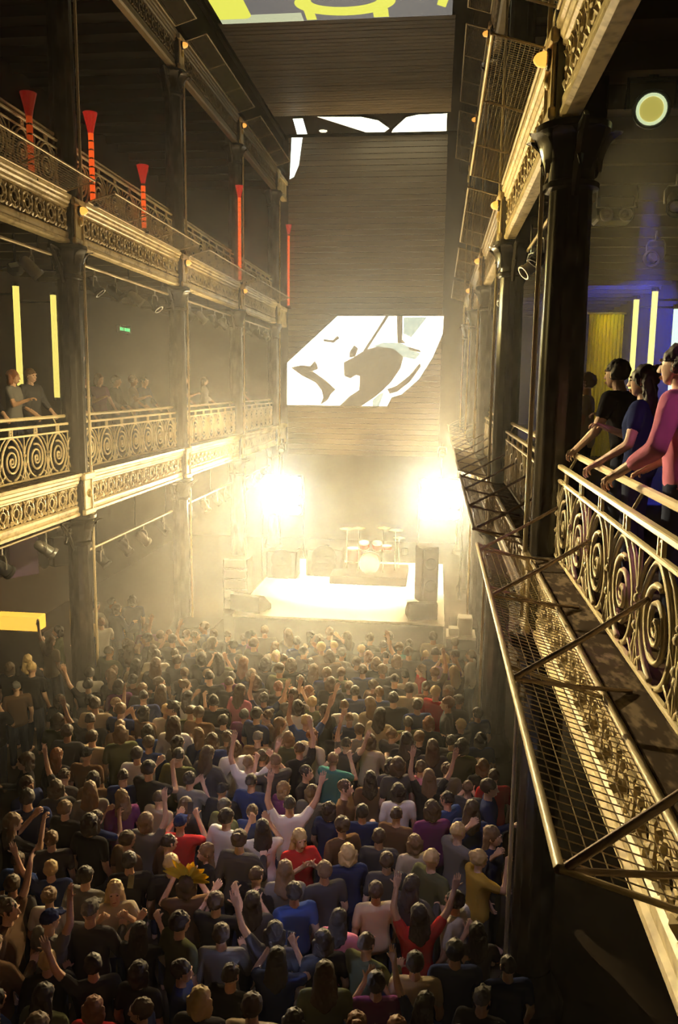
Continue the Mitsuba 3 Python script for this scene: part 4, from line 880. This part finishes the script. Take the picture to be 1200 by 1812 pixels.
obj('housing', Mesh().box((ex, ey, ez), (0.10, 1.25, 0.32), ch=0.01), 'black_metal', t)
for q, (a, w) in enumerate(((-0.42, 0.16), (-0.22, 0.10), (0.02, 0.16), (0.22, 0.16), (0.42, 0.16))): obj('lamp_segment', Mesh().box((ex + 0.055, ey + a, ez), (0.01, w, 0.12)), 'black_metal', t, **glow((0.12, 0.85, 0.25), 0.02))
def loudspeaker(x, y, z, w, d, h, turn, label, cloth='speaker_cloth', wedge=False, grp='loudspeakers of the hall'):
    t = thing('loudspeaker', label, 'loudspeaker', grp); M = shift(x, y, z) @ T().rotate([0, 0, 1], turn)
    if wedge:
        m = Mesh(); p = [(-d / 2, 0), (d / 2, 0), (d / 2, h), (d * 0.1, h), (-d / 2, h * .3)]; m.prism(p, -w / 2, w / 2); m = moved(m, np.array([[0, 1, 0, 0], [1, 0, 0, 0], [0, 0, 1, 0], [0, 0, 0, 1.0]]))
        obj('cabinet', m, 'stage_black', t, at=M)
        n = np.array([0, -0.7 * h, 0.6 * d]); Rw = np.eye(4); Rw[:3, :3] = look(n); Rw[:3, 3] = (0, -d * .2, h * .65)
        obj('grille', moved(Mesh().lathe([(min(w, h) * .36, -.01), (min(w, h) * .36, .012), (.05, .02)], 20), Rw), cloth, t, at=M)
    else:
        obj('cabinet', Mesh().box((0, 0, h / 2), (w, d, h), ch=0.025), 'stage_black' if cloth == 'speaker_cloth' else cloth, t, at=M)
        obj('grille', Mesh().box((0, -d / 2 - .012, h / 2), (w - .08, .024, h - .08), ch=0.01), cloth, t, at=M)
        for q in (0.3, 0.7): obj('cone', moved(Mesh().lathe([(w * .34, 0), (w * .34, .015), (w * .28, .018), (w * .1, .002)], 20), np.block([[look((0, -1, 0)), np.array([[0], [-d / 2 - .024], [h * q]])], [np.zeros((1, 3)), 1]])), 'black_metal', t, at=M)
loudspeaker(-5.75, 19.2, 0, 1.0, 0.9, 1.28, 0, 'black bass loudspeaker on the floor left of the stage front')
loudspeaker(0.85, 20.9, 0, 0.75, 0.9, 1.1, 0, 'black bass loudspeaker on the floor right of the stage front')
loudspeaker(-4.75, 20.55, SZ, 0.9, 0.6, 0.42, 160, 'low wedge monitor at the left front corner of the stage', wedge=True, grp='wedge monitors on the stage')
loudspeaker(-0.25, 20.55, SZ, 0.75, 0.6, 0.42, 190, 'low wedge monitor at the right front corner of the stage', wedge=True, grp='wedge monitors on the stage')
loudspeaker(-4.6, 24.4, SZ, 0.95, 0.6, 0.85, 0, 'square amplifier cabinet on the left of the stage, by the left blinder', grp='amplifier cabinets on the stage')
loudspeaker(-3.35, 24.9, SZ, 1.15, 0.6, 0.85, 0, 'wide amplifier cabinet between the left blinder and the drums', grp='amplifier cabinets on the stage')
loudspeaker(-0.15, 22.2, SZ, 0.5, 0.5, 1.55, 25, 'tall narrow loudspeaker on the right of the stage', 'speaker_cloth', grp='side loudspeakers of the stage')
loudspeaker(-10.9, 19.8, 2.2, 1.0, 0.8, 1.0, -35, 'violet lit loudspeaker hung under the left gallery at the photo edge', 'violet_lit_cloth')
loudspeaker(-10.1, 20.6, 2.35, 1.0, 0.8, 0.8, -35, 'grey loudspeaker under the left gallery beside the nearest column', 'speaker_cloth')
for q in (0, 1): labels['loudspeaker_%03d' % (7 + q)] = labels['loudspeaker_%03d' % (7 + q)]
for nm, (x, y, z0) in (('a', (-10.9, 19.8, 3.2)), ('b', (-10.1, 20.6, 3.15))):
    k = 'loudspeaker_007' if nm == 'a' else 'loudspeaker_008'
    obj('hanger', Mesh().tube([(x, y, z0 - 0.02), (x, y, LEVELS[0] - 0.4)], 0.02, 6), 'black_metal', k)
t = thing('bar_counter', 'counter with a glowing orange front under the left gallery at the photo edge', 'counter')
obj('body', Mesh().box((-10.2, 18.6, 0.55), (1.5, 0.55, 1.1), ch=0.02), 'stage_black', t)
obj('light_box', Mesh().box((-10.2, 18.58, 1.28), (1.2, 0.42, 0.36), ch=0.02), 'orange_wood', t, **glow((0.85, 0.42, 0.05), 0.1))
# drum kit on its riser
t = thing('drum_kit', 'drum kit with cymbals on a low riser at the back of the stage', 'drum kit')
dx, dy = -1.9, 24.6
obj('riser', Mesh().box((dx, dy, SZ + 0.13), (2.3, 1.9, 0.26), ch=0.02), 'stage_black', t)
def drum(nm, x, y, z, r, h, ax=(0, 0, 1)):
    Rm = np.eye(4); Rm[:3, :3] = look(ax, (0, 1, 0.01)); Rm[:3, 3] = (x, y, z)
    k = obj(nm, moved(Mesh().lathe([(r, 0), (r, h)], 24, caps=False), Rm), 'drum_red', t, smooth=30)
    obj('skin', moved(Mesh().lathe([(r * .98, h), (0.001, h + .002)], 24, caps=False), Rm), 'drum_skin', k)
    obj('hoop', moved(Mesh().lathe([(r * 1.04, h - .03), (r * 1.04, h + .015), (r * .98, h + .015)], 24, caps=False).lathe([(r * 1.04, 0), (r * 1.04, .03), (r, .03)], 24, caps=False), Rm), 'chrome', k)
zb = SZ + 0.26
drum('bass_drum', dx, dy - .1, zb + .30, .30, .42, (0, -1, 0)); drum('snare_drum', dx + .45, dy + .35, zb + .55, .18, .15); drum('floor_tom', dx - .55, dy + .3, zb + .18, .22, .42); drum('tom', dx - .2, dy + .0, zb + .66, .15, .22, (0, -.3, 1)); drum('tom', dx + .2, dy + .0, zb + .66, .15, .22, (0, -.3, 1))
for x, y, z, r in ((-.75, .1, 1.25, .23), (.75, .1, 1.25, .23), (.85, .45, .95, .18), (-.35, -.3, 1.35, .2), (.4, -.3, 1.38, .2)):
    k = obj('cymbal', Mesh().lathe([(r, 0), (.06, .015), (.04, .04), (.001, .045)], 24, (dx + x, dy + y, zb + z)), 'brass', t, smooth=30)
    obj('stand', Mesh().tube([(dx + x, dy + y, zb), (dx + x, dy + y, zb + z)], .012, 6), 'chrome', k)
t = thing('side_platform', 'small bright platform with pale boxes right of the stage', 'platform')
obj('top', Mesh().box((0.75, 19.75, 1.12), (0.72, 0.7, 0.06)), 'stage_deck', t); obj('skirt', Mesh().box((0.75, 19.75, 0.545), (0.68, 0.66, 1.09)), 'stage_black', t)
tt = thing('case', 'pale box on the small platform right of the stage', 'case', 'pale boxes on the side platform'); obj('body', Mesh().box((0.85, 19.8, 1.36), (0.36, 0.4, 0.42), ch=0.02), 'white_plastic', tt)
tt = thing('case', 'smaller pale box lying in front on the side platform', 'case', 'pale boxes on the side platform'); obj('body', Mesh().box((0.58, 19.62, 1.24), (0.26, 0.3, 0.18), ch=0.02), 'white_plastic', tt)
t = thing('equipment_rack', 'dark equipment rack with bright lamps by the third left column', 'rack')
obj('frame', Mesh().box((-6.1, 24.6, 0.9), (0.8, 0.7, 1.8), ch=0.02), 'stage_black', t)
for q in range(5): obj('unit', Mesh().box((-6.1, 24.23, 0.35 + q * .33), (0.7, 0.04, 0.26), ch=0.01), 'grey_metal', t)
